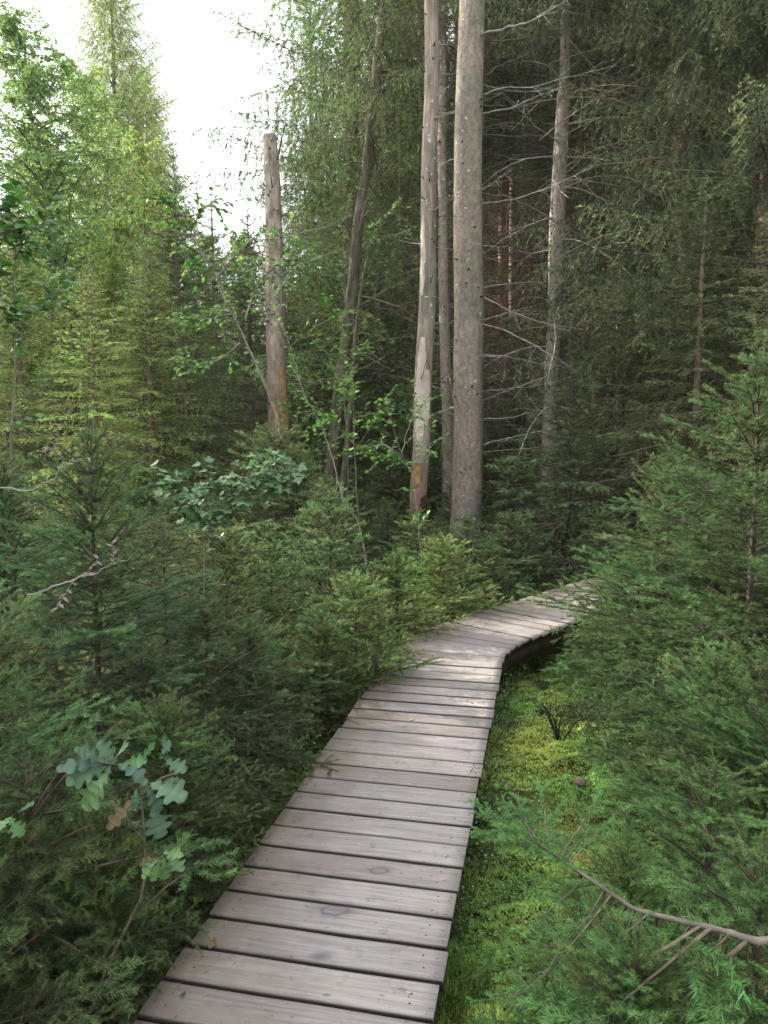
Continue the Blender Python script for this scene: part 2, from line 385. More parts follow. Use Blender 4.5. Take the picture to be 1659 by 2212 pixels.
PROTO = {}
def make_proto(key, H, r, bs, z0, Lmax, dz, per, el0, el1, seed, dead=0, deadz=(0, 1), deadL=(.3, 1.2), bark=None, sub=5, twig=TWIG, th=.01, **kw):
    rng = np.random.default_rng(seed)
    tg, ax, rf = straight_trunk(H, r, seed, 8 if H < 3 else 14, .004 if H < 3 else .012)
    cg = crown(rng, bs, H, z0, Lmax, dz, per, el0, el1, axis=ax, **kw)
    if H < 8:   # leader shoot with needles, and short shoots pressed upwards round it
        for k in range(9):
            L = rng.uniform(.10, .2) * (1 if H < 3 else 1.6); b = pick(rng, bs, L); put(cg, b, ax(H * (1 - .03 * k) - .02), rng.uniform(0, 6.28), R(84 if k == 0 else rng.uniform(45, 72)), L / b[4], 0, 0, .1)
    d = {'trunk': to_mesh('trunk_' + key, tg.cat(), [bark or YBARK], True), 'crown': to_mesh('crown_' + key, cg.cat(), [NEEDLE, TWIG]), 'H': H}
    if dead:
        dg = Geo(); dead_twigs(dg, rng, dead, deadz[0], deadz[1], rf, deadL, sub, th=th, axis=ax)
        d['dead'] = to_mesh('dead_' + key, dg.cat(), [DEADTWIG], True)
    PROTO[key] = d
# near young spruces
make_proto('near_a', 1.0, .010, NEAR, .08, .60, .11, 6, 4, 46, 21, inter=True, power=.8)
make_proto('near_b', 1.4, .013, NEAR, .12, .76, .13, 6, 0, 46, 22, power=.8)
make_proto('near_c', 1.3, .020, NEARH, .15, .85, .17, 5, 6, 35, 23, power=.8, dead=14, deadz=(.05, .5), deadL=(.2, .6), th=.004)
make_proto('near_d', 2.0, .018, NEAR, .25, .92, .18, 6, -4, 46, 24, power=.85, dead=16, deadz=(.1, .7), deadL=(.25, .7), th=.005)
# middle distance
make_proto('mid_a', 1.1, .013, MID, .06, .60, .11, 6, 2, 48, 31)
make_proto('mid_b', 1.6, .016, MID, .10, .78, .14, 6, -2, 46, 32)
make_proto('mid_c', 2.3, .018, MIDH, .2, .95, .19, 6, -4, 40, 33, dead=26, deadz=(.1, 1.0), deadL=(.3, .8), th=.006)
make_proto('mid_d', 1.3, .014, MID, .08, .82, .13, 6, 6, 40, 34, power=.7)
# saplings and pole-stage spruces 5-7 m
make_proto('pole_a', 6.0, .065, MIDH, .4, 1.6, .25, 7, -14, 38, 41, dead=70, deadz=(.2, 2.6), deadL=(.5, 1.4), th=.007, bark=BARKF)
make_proto('pole_b', 6.5, .070, MIDH, .9, 1.6, .27, 7, -18, 36, 42, dead=90, deadz=(.2, 3.0), deadL=(.5, 1.4), th=.007, bark=BARKF)
# mature spruces
make_proto('big_a', 20, .22, BIG, 1.6, 3.4, .42, 6, -14, 25, 51, dead=120, deadz=(.5, 6), deadL=(.8, 2.6), bark=BARKF, power=.7)
make_proto('big_b', 21, .24, BIGB + BIG[:1], 2.6, 3.2, .42, 6, -18, 22, 52, dead=220, deadz=(.5, 8), deadL=(.8, 2.8), bark=BARKF, power=.7)
make_proto('glow', 17.6, .20, BIG, .8, 2.9, .34, 8, -10, 30, 57, bark=BARKF, power=.55, topL=.8)
make_proto('stand_a', 22, .17, BIGB, 8.5, 2.5, .5, 5, -16, 22, 53, dead=360, deadz=(.8, 10.5), deadL=(.5, 2.2), bark=BARKF, sub=6, th=.011, power=.7)
make_proto('stand_b', 20, .13, BIGB, 7.0, 2.2, .5, 5, -16, 22, 54, dead=360, deadz=(.8, 9), deadL=(.5, 2.0), bark=BARKF, sub=6, th=.010, power=.7)
make_proto('far_a', 20, .20, FAR, 1.0, 3.0, .5, 6, -12, 25, 55, bark=BARKF, power=.7)
make_proto('far_b', 17, .18, FAR, .6, 3.2, .5, 6, -14, 28, 56, bark=BARKF, power=.65)

rnd = random.Random(5)
def spruce(key, x, y, label, group=None, h=None, rz=None, color=(1, 1, 1), name='spruce_tree', sxy=1.0, tilt=(0, 0), bark=(1, 1, 1), z=None):
    d = PROTO[key]; s = 1.0 if h is None else h / d['H']
    t = thing(name, (x, y, float(gz(x, y)) if z is None else z), label, 'tree', group, rnd.uniform(0, 6.28) if rz is None else rz)
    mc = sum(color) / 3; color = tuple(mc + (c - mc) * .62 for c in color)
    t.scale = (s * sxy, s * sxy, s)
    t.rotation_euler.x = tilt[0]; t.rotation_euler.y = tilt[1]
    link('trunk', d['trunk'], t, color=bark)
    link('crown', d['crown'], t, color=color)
    if 'dead' in d: link('dead_branches', d['dead'], t)
    return t

# ================================================================ GROUND
def ground():
    n = 330
    u = np.linspace(-1, 1, n); k = 4.2
    xs = np.sinh(u * k) / math.sinh(k) * 260; ys = np.sinh(u * k) / math.sinh(k) * 260 + 4
    X, Y = np.meshgrid(xs, ys, indexing='ij')
    Z = gz(X, Y)
    near = (np.hypot(X - 1, Y - 4) < 6)
    Z = Z + near * (.035 * (vnoise(X * 9, Y * 9, 5) - .5) + .015 * (vnoise(X * 23, Y * 23, 6) - .5))
    # the peaty ground dips under the boardwalk
    V = np.stack([X, Y, Z], -1).reshape(-1, 3)
    i = np.arange(n - 1)[:, None] * n + np.arange(n - 1)[None, :]; i = i.ravel()
    Fc = np.concatenate([np.stack([i, i + n, i + n + 1], -1), np.stack([i, i + n + 1, i + 1], -1)])
    m, nn, ns, L = mat('forest_floor')
    tc = N(ns, 'ShaderNodeTexCoord')
    a = N(ns, 'ShaderNodeTexNoise', i_Scale=1.3, i_Detail=6.0, i_Roughness=.6); L.new(tc.outputs['Object'], a.inputs[0])
    b = N(ns, 'ShaderNodeTexNoise', i_Scale=38.0, i_Detail=5.0, i_Roughness=.7); L.new(tc.outputs['Object'], b.inputs[0])
    litter = ramp(ns, [(.3, (.018, .012, .008)), (.5, (.06, .038, .022)), (.7, (.13, .085, .05))]); L.new(b.outputs[0], litter.inputs[0])
    moss = ramp(ns, [(.3, (.03, .045, .012)), (.55, (.11, .15, .03)), (.75, (.22, .26, .05))]); L.new(b.outputs[0], moss.inputs[0])
    msk = ramp(ns, [(.42, (0, 0, 0)), (.56, (1, 1, 1))]); L.new(a.outputs[0], msk.inputs[0])
    mx = N(ns, 'ShaderNodeMix', data_type='RGBA'); L.new(msk.outputs[0], mx.inputs[0]); L.new(litter.outputs[0], mx.inputs[6]); L.new(moss.outputs[0], mx.inputs[7])
    p = N(ns, 'ShaderNodeBsdfPrincipled', i_Roughness=1.0); L.new(mx.outputs[2], p.inputs['Base Color']); p.inputs['Specular IOR Level'].default_value = .1
    bp = N(ns, 'ShaderNodeBump', i_Strength=.8, i_Distance=.03); L.new(b.outputs[0], bp.inputs['Height']); L.new(bp.outputs[0], p.inputs['Normal'])
    o = N(ns, 'ShaderNodeOutputMaterial'); L.new(p.outputs[0], o.inputs[0])
    tag(link('ground', to_mesh('ground', (V, Fc, np.zeros_like(V), np.zeros(len(Fc), np.int32)), [m], True)), 'mossy peat ground with brown needle litter under the spruces', 'ground', kind='structure')
ground()

# ================================================================ BOARDWALK
DECK = .35; HALF = .400
def walk_path():
    A0, A1 = R(12.0), R(42)
    c = np.array((.435, 5.30)); pts = []
    s0 = 8.2
    d0 = np.array((math.sin(A0), math.cos(A0)))
    s = -s0; pitch = .152
    while s < -.001:
        pts.append((c + d0 * s, A0)); s += pitch
    k = 6; p = c + d0 * s
    for j in range(k):
        a = A0 + (A1 - A0) * (j + .5) / k; pts.append((p, A0 + (A1 - A0) * j / k)); p = p + np.array((math.sin(a), math.cos(a))) * .150
    for j in range(26):
        pts.append((p, A1)); p = p + np.array((math.sin(A1), math.cos(A1))) * pitch
    return pts
WALK = walk_path()
def walk_dist(x, y):
    x = np.asarray(x, float); y = np.asarray(y, float)
    P = np.array([p for p, a in WALK])
    return np.min(np.hypot(x[..., None] - P[:, 0], y[..., None] - P[:, 1]), -1)
def boardwalk():
    rng = np.random.default_rng(3)
    g = Geo(); PL = []
    nails = []
    for i in range(len(WALK) - 1):
        (p, a), (q, b) = WALK[i], WALK[i + 1]
        na = np.array((math.cos(a), -math.sin(a))); nb = np.array((math.cos(b), -math.sin(b)))   # to the right
        gap = rng.uniform(.0048, .0075)
        fa = np.array((math.sin(a), math.cos(a))) * gap; fb = np.array((math.sin(b), math.cos(b))) * gap
        eL, eR = HALF + rng.normal(0, .004), HALF + rng.normal(0, .004)
        c = [p - na * eL + fa, p + na * eR + fa, q + nb * eR - fb, q - nb * eL - fb]   # near-left, near-right, far-right, far-left
        zt = DECK + rng.normal(0, .0012); ns_ = 14
        tilt = rng.normal(0, .0012); cup = rng.uniform(-.0015, .002)
        sec = [(0, -.034), (0, -.005), (.035, -.0008), (.1, 0), (.5, 0), (.9, 0), (.965, -.0008), (1, -.005), (1, -.034)]
        V = []; U = []
        off = rng.uniform(0, 60)
        wob1 = np.interp(np.linspace(0, 1, ns_ + 1), np.linspace(0, 1, 6), rng.normal(0, .0011, 6)); wob2 = np.interp(np.linspace(0, 1, ns_ + 1), np.linspace(0, 1, 6), rng.normal(0, .0011, 6))
        for k in range(ns_ + 1):
            t = k / ns_; A = c[0] * (1 - t) + c[1] * t + (fa / gap) * wob1[k]; B = c[3] * (1 - t) + c[2] * t + (fb / gap) * wob2[k]
            for v, dz in sec:
                P = A * (1 - v) + B * v
                V.append((P[0], P[1], zt + dz + tilt * (v - .5) * 2 + cup * ((v - .5) ** 2) * 4 if dz > -.02 else zt + dz)); U.append((t * 2 * HALF, v * .145, off))
        m = len(sec); Fc = []
        for k in range(ns_):
            for j in range(m):
                a0 = k * m + j; b0 = k * m + (j + 1) % m
                Fc += [(a0, b0, b0 + m), (a0, b0 + m, a0 + m)]
        for e in (0, ns_ * m):
            for j in range(1, m - 1):
                Fc.append((e, e + j, e + j + 1) if e else (e, e + j + 1, e + j))
        r = rng.random()
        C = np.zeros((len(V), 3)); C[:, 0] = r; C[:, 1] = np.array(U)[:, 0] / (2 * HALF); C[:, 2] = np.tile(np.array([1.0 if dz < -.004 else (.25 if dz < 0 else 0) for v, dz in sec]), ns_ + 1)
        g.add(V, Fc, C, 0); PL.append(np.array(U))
        for t in (.085, .915):
            for v in (.28, .72):
                P = (c[0] * (1 - t) + c[1] * t) * (1 - v) + (c[3] * (1 - t) + c[2] * t) * v + rng.normal(0, .006, 2)
                nails.append((P[0], P[1], zt + .0006))
    nv = g.n
    for P in nails:
        aa = np.linspace(0, 2 * PI, 8, endpoint=False); rr = .0036
        V = [(P[0] + math.cos(x) * rr, P[1] + math.sin(x) * rr, P[2]) for x in aa] + [(P[0], P[1], P[2] + .0005)]
        g.add(V, [(j, (j + 1) % 8, 8) for j in range(8)], (0, .5, 0), 1); PL.append(np.zeros((9, 3)))
    m, n, ns, L = mat('weathered_planks')
    at = N(ns, 'ShaderNodeAttribute', attribute_name='plank'); co = N(ns, 'ShaderNodeAttribute', attribute_name='Col')
    sp = N(ns, 'ShaderNodeSeparateColor'); L.new(co.outputs['Color'], sp.inputs[0])
    tc = N(ns, 'ShaderNodeTexCoord')
    mp = N(ns, 'ShaderNodeMapping'); mp.inputs['Scale'].default_value = (1.6, 34, 1); L.new(at.outputs['Vector'], mp.inputs[0])
    gr = N(ns, 'ShaderNodeTexNoise', i_Scale=2.2, i_Detail=7.0, i_Roughness=.62, i_Distortion=.35); L.new(mp.outputs[0], gr.inputs[0])
    mp2 = N(ns, 'ShaderNodeMapping'); mp2.inputs['Scale'].default_value = (6, 240, 1); L.new(at.outputs['Vector'], mp2.inputs[0])
    g2 = N(ns, 'ShaderNodeTexNoise', i_Scale=1.5, i_Detail=3.0); L.new(mp2.outputs[0], g2.inputs[0])
    bl = N(ns, 'ShaderNodeTexNoise', i_Scale=4.2, i_Detail=5.0, i_Roughness=.6); L.new(tc.outputs['Object'], bl.inputs[0])
    base = ramp(ns, [(.26, (.185, .156, .139)), (.50, (.278, .248, .232)), (.74, (.350, .320, .302))]); L.new(gr.outputs[0], base.inputs[0])
    fine = ramp(ns, [(.25, (.80, .78, .77)), (.5, (1, 1, 1)), (.8, (1.08, 1.07, 1.06))]); L.new(g2.outputs[0], fine.inputs[0])
    x1 = N(ns, 'ShaderNodeMix', data_type='RGBA', blend_type='MULTIPLY', i_0=1.0); L.new(base.outputs[0], x1.inputs[6]); L.new(fine.outputs[0], x1.inputs[7])
    pv = ramp(ns, [(0, (.80, .76, .74)), (.5, (.96, .95, .98)), (1, (1.14, 1.12, 1.08))]); L.new(sp.outputs[0], pv.inputs[0])
    x2 = N(ns, 'ShaderNodeMix', data_type='RGBA', blend_type='MULTIPLY', i_0=1.0); L.new(x1.outputs[2], x2.inputs[6]); L.new(pv.outputs[0], x2.inputs[7])
    # damp brown-green stain along the left ends, uneven
    ml = N(ns, 'ShaderNodeMath', operation='MULTIPLY_ADD'); L.new(bl.outputs[0], ml.inputs[0]); ml.inputs[1].default_value = -.75; L.new(sp.outputs[1], ml.inputs[2])
    st = ramp(ns, [(.0, (1, 1, 1)), (.06, (.0, .0, .0))]); 
    mr = N(ns, 'ShaderNodeMapRange'); mr.inputs[1].default_value = .22; mr.inputs[2].default_value = -.30; L.new(ml.outputs[0], mr.inputs[0])
    ms = N(ns, 'ShaderNodeMath', operation='MULTIPLY'); L.new(mr.outputs[0], ms.inputs[0]); ms.inputs[1].default_value = .75
    x3 = N(ns, 'ShaderNodeMix', data_type='RGBA'); L.new(ms.outputs[0], x3.inputs[0]); L.new(x2.outputs[2], x3.inputs[6]); x3.inputs[7].default_value = (.085, .062, .038, 1)
    # blotches
    b2 = N(ns, 'ShaderNodeTexNoise', i_Scale=11.0, i_Detail=4.0, i_Roughness=.7); L.new(tc.outputs['Object'], b2.inputs[0])
    br = ramp(ns, [(.60, (1, 1, 1)), (.72, (.60, .56, .58))]); L.new(b2.outputs[0], br.inputs[0])
    x4 = N(ns, 'ShaderNodeMix', data_type='RGBA', blend_type='MULTIPLY', i_0=.8); L.new(x3.outputs[2], x4.inputs[6]); L.new(br.outputs[0], x4.inputs[7]); cur = x4.outputs[2]
    xe = N(ns, 'ShaderNodeMix', data_type='RGBA'); L.new(sp.outputs[2], xe.inputs[0]); L.new(cur, xe.inputs[6]); xe.inputs[7].default_value = (.022, .017, .014, 1); cur = xe.outputs[2]  # near-black plank sides: the shade of the gaps painted into the colour
    # scattered small knots
    mk = N(ns, 'ShaderNodeMapping'); mk.inputs['Scale'].default_value = (2.6, 5.2, 1); L.new(at.outputs['Vector'], mk.inputs[0])
    vo = N(ns, 'ShaderNodeTexVoronoi', i_Scale=1.0); L.new(mk.outputs[0], vo.inputs[0])
    vs = N(ns, 'ShaderNodeSeparateColor'); L.new(vo.outputs['Color'], vs.inputs[0])
    th = N(ns, 'ShaderNodeMath', operation='GREATER_THAN'); L.new(vs.outputs[0], th.inputs[0]); th.inputs[1].default_value = .45
    sz = N(ns, 'ShaderNodeMapRange'); sz.inputs[1].default_value = .085; sz.inputs[2].default_value = .02; L.new(vo.outputs['Distance'], sz.inputs[0])
    kk = N(ns, 'ShaderNodeMath', operation='MULTIPLY'); L.new(th.outputs[0], kk.inputs[0]); L.new(sz.outputs[0], kk.inputs[1])
    kk2 = N(ns, 'ShaderNodeMath', operation='MULTIPLY'); L.new(kk.outputs[0], kk2.inputs[0]); kk2.inputs[1].default_value = .7
    x5 = N(ns, 'ShaderNodeMix', data_type='RGBA'); L.new(kk2.outputs[0], x5.inputs[0]); L.new(cur, x5.inputs[6]); x5.inputs[7].default_value = (.09, .06, .055, 1); cur = x5.outputs[2]
    # three large dark knots
    dn = N(ns, 'ShaderNodeTexNoise', i_Scale=26.0, i_Detail=3.0); L.new(tc.outputs['Object'], dn.inputs[0])
    for (px, py, rx, ring) in ((722, 1966, .062, 1), (692, 2066, .034, 0), (705, 2150, .014, 0), (770, 1552, .05, 0), (1010, 1622, .03, 0), (818, 1880, .045, 1)):
        c = on_z(px, py, DECK)
        sb = N(ns, 'ShaderNodeVectorMath', operation='SUBTRACT'); L.new(tc.outputs['Object'], sb.inputs[0]); sb.inputs[1].default_value = tuple(c)
        rt = N(ns, 'ShaderNodeMapping'); rt.inputs['Rotation'].default_value = (0, 0, R(12)); rt.inputs['Scale'].default_value = (1, 1.9, 0); L.new(sb.outputs[0], rt.inputs[0])
        le = N(ns, 'ShaderNodeVectorMath', operation='LENGTH'); L.new(rt.outputs[0], le.inputs[0])
        ad = N(ns, 'ShaderNodeMath', operation='MULTIPLY_ADD'); L.new(dn.outputs[0], ad.inputs[0]); ad.inputs[1].default_value = rx * .9; L.new(le.outputs['Value'], ad.inputs[2])
        dv = N(ns, 'ShaderNodeMath', operation='DIVIDE'); L.new(ad.outputs[0], dv.inputs[0]); dv.inputs[1].default_value = rx * 3.0
        rr = ramp(ns, [(.0, (.45,) * 3), (.30, (.35,) * 3), (.40, (.9,) * 3), (.47, (.35,) * 3), (.75, (0, 0, 0))] if ring else [(.25, (.75,) * 3), (.42, (.45,) * 3), (.62, (0, 0, 0))]); L.new(dv.outputs[0], rr.inputs[0])
        xk = N(ns, 'ShaderNodeMix', data_type='RGBA'); L.new(rr.outputs[0], xk.inputs[0]); L.new(cur, xk.inputs[6]); xk.inputs[7].default_value = (.085, .07, .085, 1); cur = xk.outputs[2]
    p = N(ns, 'ShaderNodeBsdfPrincipled'); L.new(cur, p.inputs['Base Color'])
    ro = N(ns, 'ShaderNodeMapRange'); ro.inputs[3].default_value = .50; ro.inputs[4].default_value = .78; L.new(bl.outputs[0], ro.inputs[0]); L.new(ro.outputs[0], p.inputs['Roughness'])
    p.inputs['Specular IOR Level'].default_value = .45
    bm = N(ns, 'ShaderNodeMath', operation='ADD'); L.new(gr.outputs[0], bm.inputs[0]); L.new(g2.outputs[0], bm.inputs[1])
    bp = N(ns, 'ShaderNodeBump', i_Strength=.35, i_Distance=.003); L.new(bm.outputs[0], bp.inputs['Height']); L.new(bp.outputs[0], p.inputs['Normal'])
    o = N(ns, 'ShaderNodeOutputMaterial'); L.new(p.outputs[0], o.inputs[0])
    t = thing('boardwalk', (0, 0, 0), 'weathered grey plank boardwalk curving right through the young spruces', 'boardwalk')
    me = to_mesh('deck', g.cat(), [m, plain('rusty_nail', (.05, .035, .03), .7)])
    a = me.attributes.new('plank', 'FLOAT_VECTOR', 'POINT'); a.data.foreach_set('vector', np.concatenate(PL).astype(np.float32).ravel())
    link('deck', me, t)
    beamm = plain('dark_beam', (.035, .025, .018), .9, (.09, .065, .05), 9)
    for sgn in (-1, 1):
        bg_ = Geo(); V = []
        for p_, a_ in WALK:
            nn_ = np.array((math.cos(a_), -math.sin(a_)))
            for o_, z_ in ((.33, -.037), (.375, -.037), (.375, -.165), (.33, -.165)):
                q = p_ + nn_ * o_ * sgn; V.append((q[0], q[1], DECK + z_))
        Fc = []
        for k in range(len(WALK) - 1):
            for j in range(4):
                a0 = k * 4 + j; b0 = k * 4 + (j + 1) % 4; Fc += [(a0, b0, b0 + 4), (a0, b0 + 4, a0 + 4)]
        bg_.add(V, Fc, (0, .5, 0)); link('beam', to_mesh('beam', bg_.cat(), [beamm]), t)
        for k in range(8, len(WALK), 12):
            p_, a_ = WALK[k]; nn_ = np.array((math.cos(a_), -math.sin(a_))); q = p_ + nn_ * .29 * sgn
            pg = Geo(); tube(pg, [(q[0], q[1], -.2), (q[0], q[1], .06), (q[0], q[1], DECK - .04)], [.038, .038, .036], 10); link('post', to_mesh('post', pg.cat(), [beamm], True), t)
boardwalk()

# ================================================================ LANDMARK TRUNKS
def px_trunk(name, label, cat, Y, prof, mats, group=None, sides=24, tops=None, seed=0, lean_y=0.0, knots=40, kr=.012, extra=None):
    """prof: list of (px, py, width_px) from the ground upwards at distance Y"""
    rng = np.random.default_rng(seed)
    pts = []; rad = []
    for px, py, wd in prof:
        p = on_y(px, py, Y); pts.append(p); rad.append(wd / F * Y / 2)
    pts = np.array(pts); rad = np.array(rad)
    base = pts[0].copy(); base_z = float(gz(base[0], base[1])) - .1
    # finer sampling
    zz = np.concatenate([np.linspace(base_z, pts[0][2], 6)[:-1] if pts[0][2] > base_z + .1 else [], np.arange(pts[0][2], pts[-1][2], .12), [pts[-1][2]]])
    sl = (pts[1] - pts[0]) / (pts[1][2] - pts[0][2])
    xs = np.where(zz < pts[0][2], pts[0][0] + (zz - pts[0][2]) * sl[0], np.interp(zz, pts[:, 2], pts[:, 0]))
    rs = np.interp(zz, pts[:, 2], rad) * (1 + .35 * np.exp(-np.maximum(zz - base_z, 0) * 2.6))
    wob = (vnoise(zz * 1.1, zz * 0 + seed, 8) - .5) * .05
    P = np.stack([xs + wob * .5, Y + wob + lean_y * (zz - base_z), zz], 1)
    o0 = np.array((P[0][0], P[0][1], base_z)); t = thing(name, tuple(o0), label, cat, group)
    g = Geo()
    ph = rng.uniform(0, 6, 4)
    def lump(n, a):
        z_ = P[:, 2][:, None]
        return 1 + .05 * np.sin(2 * a + ph[0] + z_ * .35) + .035 * np.sin(3 * a + ph[1] - z_ * .8) + .025 * np.sin(5 * a + ph[2] + z_ * 1.7) + .03 * (vnoise(a[None, :] * 4 + 9, z_ * 5, seed) - .5)
    tube(g, P - o0, rs, sides, (0, .5, 0), rough=.012, rng=rng, lump=lump)
    ax = lambda z: np.array((np.interp(z, P[:, 2], P[:, 0]), np.interp(z, P[:, 2], P[:, 1]), z))
    rf = lambda z: float(np.interp(z, P[:, 2], rs))
    for _ in range(knots):     # branch scars and short stubs
        z = rng.uniform(base_z + .6, P[-1][2]); a = rng.uniform(0, 2 * PI); r = rf(z); d = np.array((math.cos(a), math.sin(a), rng.uniform(-.1, .4)))
        c = ax(z) - o0 + np.array((math.cos(a), math.sin(a), 0)) * r * .9; l = rng.uniform(.25, 1) ** 2 * .07 + .02
        tube(g, [c, c + d * l * .5, c + d * l], [kr * 1.5, kr, kr * .6], 6, (0, .5, 0), mi=1)
    tr = link('trunk', to_mesh('trunk', g.cat(), mats, True), t)
    return t, ax, rf, o0, tr
def px_branch(t, o0, path, Y, w0, rng, dy=(0, 0), sub=4, w1=.25, mat_=None, name='dead_branch', C=(0, .5, 0)):
    """a branch that follows picture points at distance Y, coming forward/back by dy metres along its length"""
    n = len(path); pts = []
    for k, (px, py) in enumerate(path):
        yy = Y + dy[0] + (dy[1] - dy[0]) * k / (n - 1); pts.append(on_y(px, py, yy))
    pts = np.array(pts); tt = np.linspace(0, n - 1, (n - 1) * 4 + 1)
    Q = np.stack([np.interp(tt, np.arange(n), pts[:, j]) for j in range(3)], 1); Q[1:-1] = (Q[:-2] + 2 * Q[1:-1] + Q[2:]) / 4
    Q[1:-1] += rng.normal(0, .006, Q[1:-1].shape)
    w0 = w0 * .8; g = Geo(); rad = w0 * np.linspace(1, w1, len(Q)) ** 1.2; tube(g, Q - o0, rad, 6, C, rough=.25, rng=rng)
    ln = float(np.linalg.norm(Q[-1] - Q[0]))
    for _ in range(sub):
        k = rng.integers(len(Q) // 4, len(Q) - 1); ax = nrm(Q[k + 1] - Q[k]); q = nrm(ax * .9 + rng.normal(0, .5, 3) + np.array((0, 0, -.15))); l = rng.uniform(.12, .4) * ln
        b = Q[k] - o0; mid = b + q * l * .5 + rng.normal(0, .02, 3); e = b + q * l + np.array((0, 0, rng.normal(-.03, .05)))
        tube(g, [b, mid, e], [rad[k] * .5, rad[k] * .35, rad[k] * .15], 4, C, cap=False)
        if rng.random() < .7:
            q2 = nrm(q + rng.normal(0, .6, 3)); tube(g, [mid, mid + q2 * l * .4], [rad[k] * .3, rad[k] * .1], 3, C, cap=False)
    return link(name, to_mesh(name, g.cat(), [mat_ or LICH], True), t)
LICH = plain('lichened_branch', (.19, .17, .145), .95, (.42, .40, .35), 9)
DARKB = plain('dark_branch', (.06, .045, .035), .95, (.16, .125, .10), 9)
SCAR = plain('branch_stub', (.05, .035, .028), .95, (.14, .10, .08), 30)
rb = np.random.default_rng(77)

# --- the thick pale spruce
Y1 = 11.0
t, ax, rf, o0, _ = px_trunk('spruce_tree', 'thick pale spruce trunk beyond the bend, widest in the picture', 'tree', Y1,
    [(1008, 1150, 70), (1010, 1060, 66), (1012, 900, 62), (1012, 700, 60), (1011, 500, 57), (1012, 300, 54), (1015, 100, 51), (1018, 0, 49), (1030, -700, 38), (1040, -1500, 22)], [BARK, SCAR], seed=4, sides=28, knots=110, kr=.011)
for path, dy, w0, m_ in (
    ([(1040, 76), (1100, 58), (1150, 44), (1195, 18), (1225, 2)], (-.1, -.8), .026, LICH), ([(1035, 88), (1090, 88), (1150, 80), (1230, 74)], (0, .5), .016, DARKB),
    ([(1036, 170), (1080, 140), (1130, 122), (1200, 84)], (0, .6), .013, DARKB), ([(1040, 205), (1090, 188), (1140, 190), (1250, 160), (1330, 140)], (0, -.9), .016, LICH),
    ([(1040, 246), (1100, 234), (1170, 205), (1240, 178)], (0, .4), .014, LICH), ([(1040, 250), (1090, 262), (1160, 282), (1210, 290)], (0, .8), .010, DARKB),
    ([(1042, 292), (1120, 294), (1200, 292), (1290, 300)], (0, .5), .011, DARKB), ([(1042, 420), (1100, 424), (1160, 455), (1240, 500), (1310, 545)], (0, -1.0), .017, DARKB),
    ([(1042, 440), (1110, 430), (1180, 410), (1240, 380), (1290, 355)], (0, -.5), .016, LICH), ([(1030, 415), (1070, 392), (1110, 362)], (-.1, -.6), .011, LICH),
    ([(1042, 530), (1060, 531), (1090, 532)], (0, -.3), .009, LICH), ([(1042, 558), (1120, 564), (1180, 576), (1240, 572)], (0, .8), .012, DARKB),
    ([(1042, 622), (1110, 612), (1180, 610), (1230, 604)], (0, .9), .010, LICH), ([(1042, 640), (1100, 672), (1180, 700), (1260, 712)], (0, -.6), .013, LICH),
    ([(1036, 694), (1080, 680), (1150, 662)], (-.1, -.7), .010, LICH), ([(1042, 700), (1100, 716), (1160, 750), (1230, 790)], (0, -1.0), .014, LICH),
    ([(1042, 765), (1110, 772), (1180, 790), (1240, 792)], (0, .4), .010, LICH), ([(1030, 768), (1080, 770), (1130, 756)], (-.1, -.7), .009, LICH), ([(1042, 845), (1110, 840), (1180, 830), (1240, 812)], (0, .6), .009, LICH),
    ([(1042, 905), (1100, 905), (1150, 888), (1195, 892)], (0, -.3), .010, LICH), ([(1042, 958), (1100, 950), (1150, 944)], (0, .4), .007, LICH),
    ([(990, 340), (960, 350), (930, 380)], (0, .9), .008, LICH)):
    px_branch(t, o0, path, Y1, w0, rb, dy, 8, mat_=m_)
# upper live boughs of this tree (above the picture)
cg = crown(np.random.default_rng(8), BIGB, 21, 11.5, 2.6, .5, 5, -14, 22, axis=lambda z: np.append((ax(min(z, 20)) - o0)[:2], z), power=.7)
link('crown', to_mesh('crown', cg.cat(), [NEEDLE, TWIG]), t)

# --- dying spruce with peeled bark and a yellow wound
Y2 = 10.4
t, ax, rf, o0, tr = px_trunk('dying_spruce_tree', 'thin dying spruce with peeling bark and yellow wound, left of the thick trunk', 'tree', Y2,
    [(903, 1140, 40), (905, 1060, 38), (912, 960, 37), (914, 850, 38), (920, 700, 36), (924, 560, 33), (926, 420, 31), (931, 250, 30), (933, 120, 29), (932, 0, 27), (925, -500, 20), (918, -900, 12)], [BARK2, SCAR], seed=9, sides=20, knots=70, kr=.010)
def patch(t, o0, axf, rff, z0, z1, a0, a1, m_, name, out=.004, seed=1, jag=.3):
    """piece of surface hugging the trunk between heights z0..z1 and angles a0..a1, ragged outline"""
    rng = np.random.default_rng(seed); nz, na = 16, 8; V = []
    for i in range(nz + 1):
        u = i / nz; z = z0 + (z1 - z0) * u; wv = math.sin(PI * min(max(u, .02), .98)) ** .35 * (1 - jag * rng.random()); mid = (a0 + a1) / 2 + rng.normal(0, .06)
        for j in range(na + 1):
            a = mid + (a1 - a0) * .5 * wv * (j / na * 2 - 1); e = out * (1 - abs(j / na * 2 - 1) ** 6)
            c = axf(z) - o0; r = rff(z) * 1.085 + e; V.append((c[0] + math.cos(a) * r, c[1] + math.sin(a) * r, z - o0[2] if False else c[2]))
    Fc = []
    for i in range(nz):
        for j in range(na):
            p = i * (na + 1) + j; Fc += [(p, p + 1, p + na + 2), (p, p + na + 2, p + na + 1)]
    g = Geo(); g.add(V, Fc, (0, .5, 0)); return link(name, to_mesh(name, g.cat(), [m_], True), t)
YEL = plain('raw_wood', (.17, .10, .055), .85, (.42, .26, .10), 9)
ROT = plain('rotten_hollow', (.03, .015, .01), 1, (.09, .045, .03), 18)
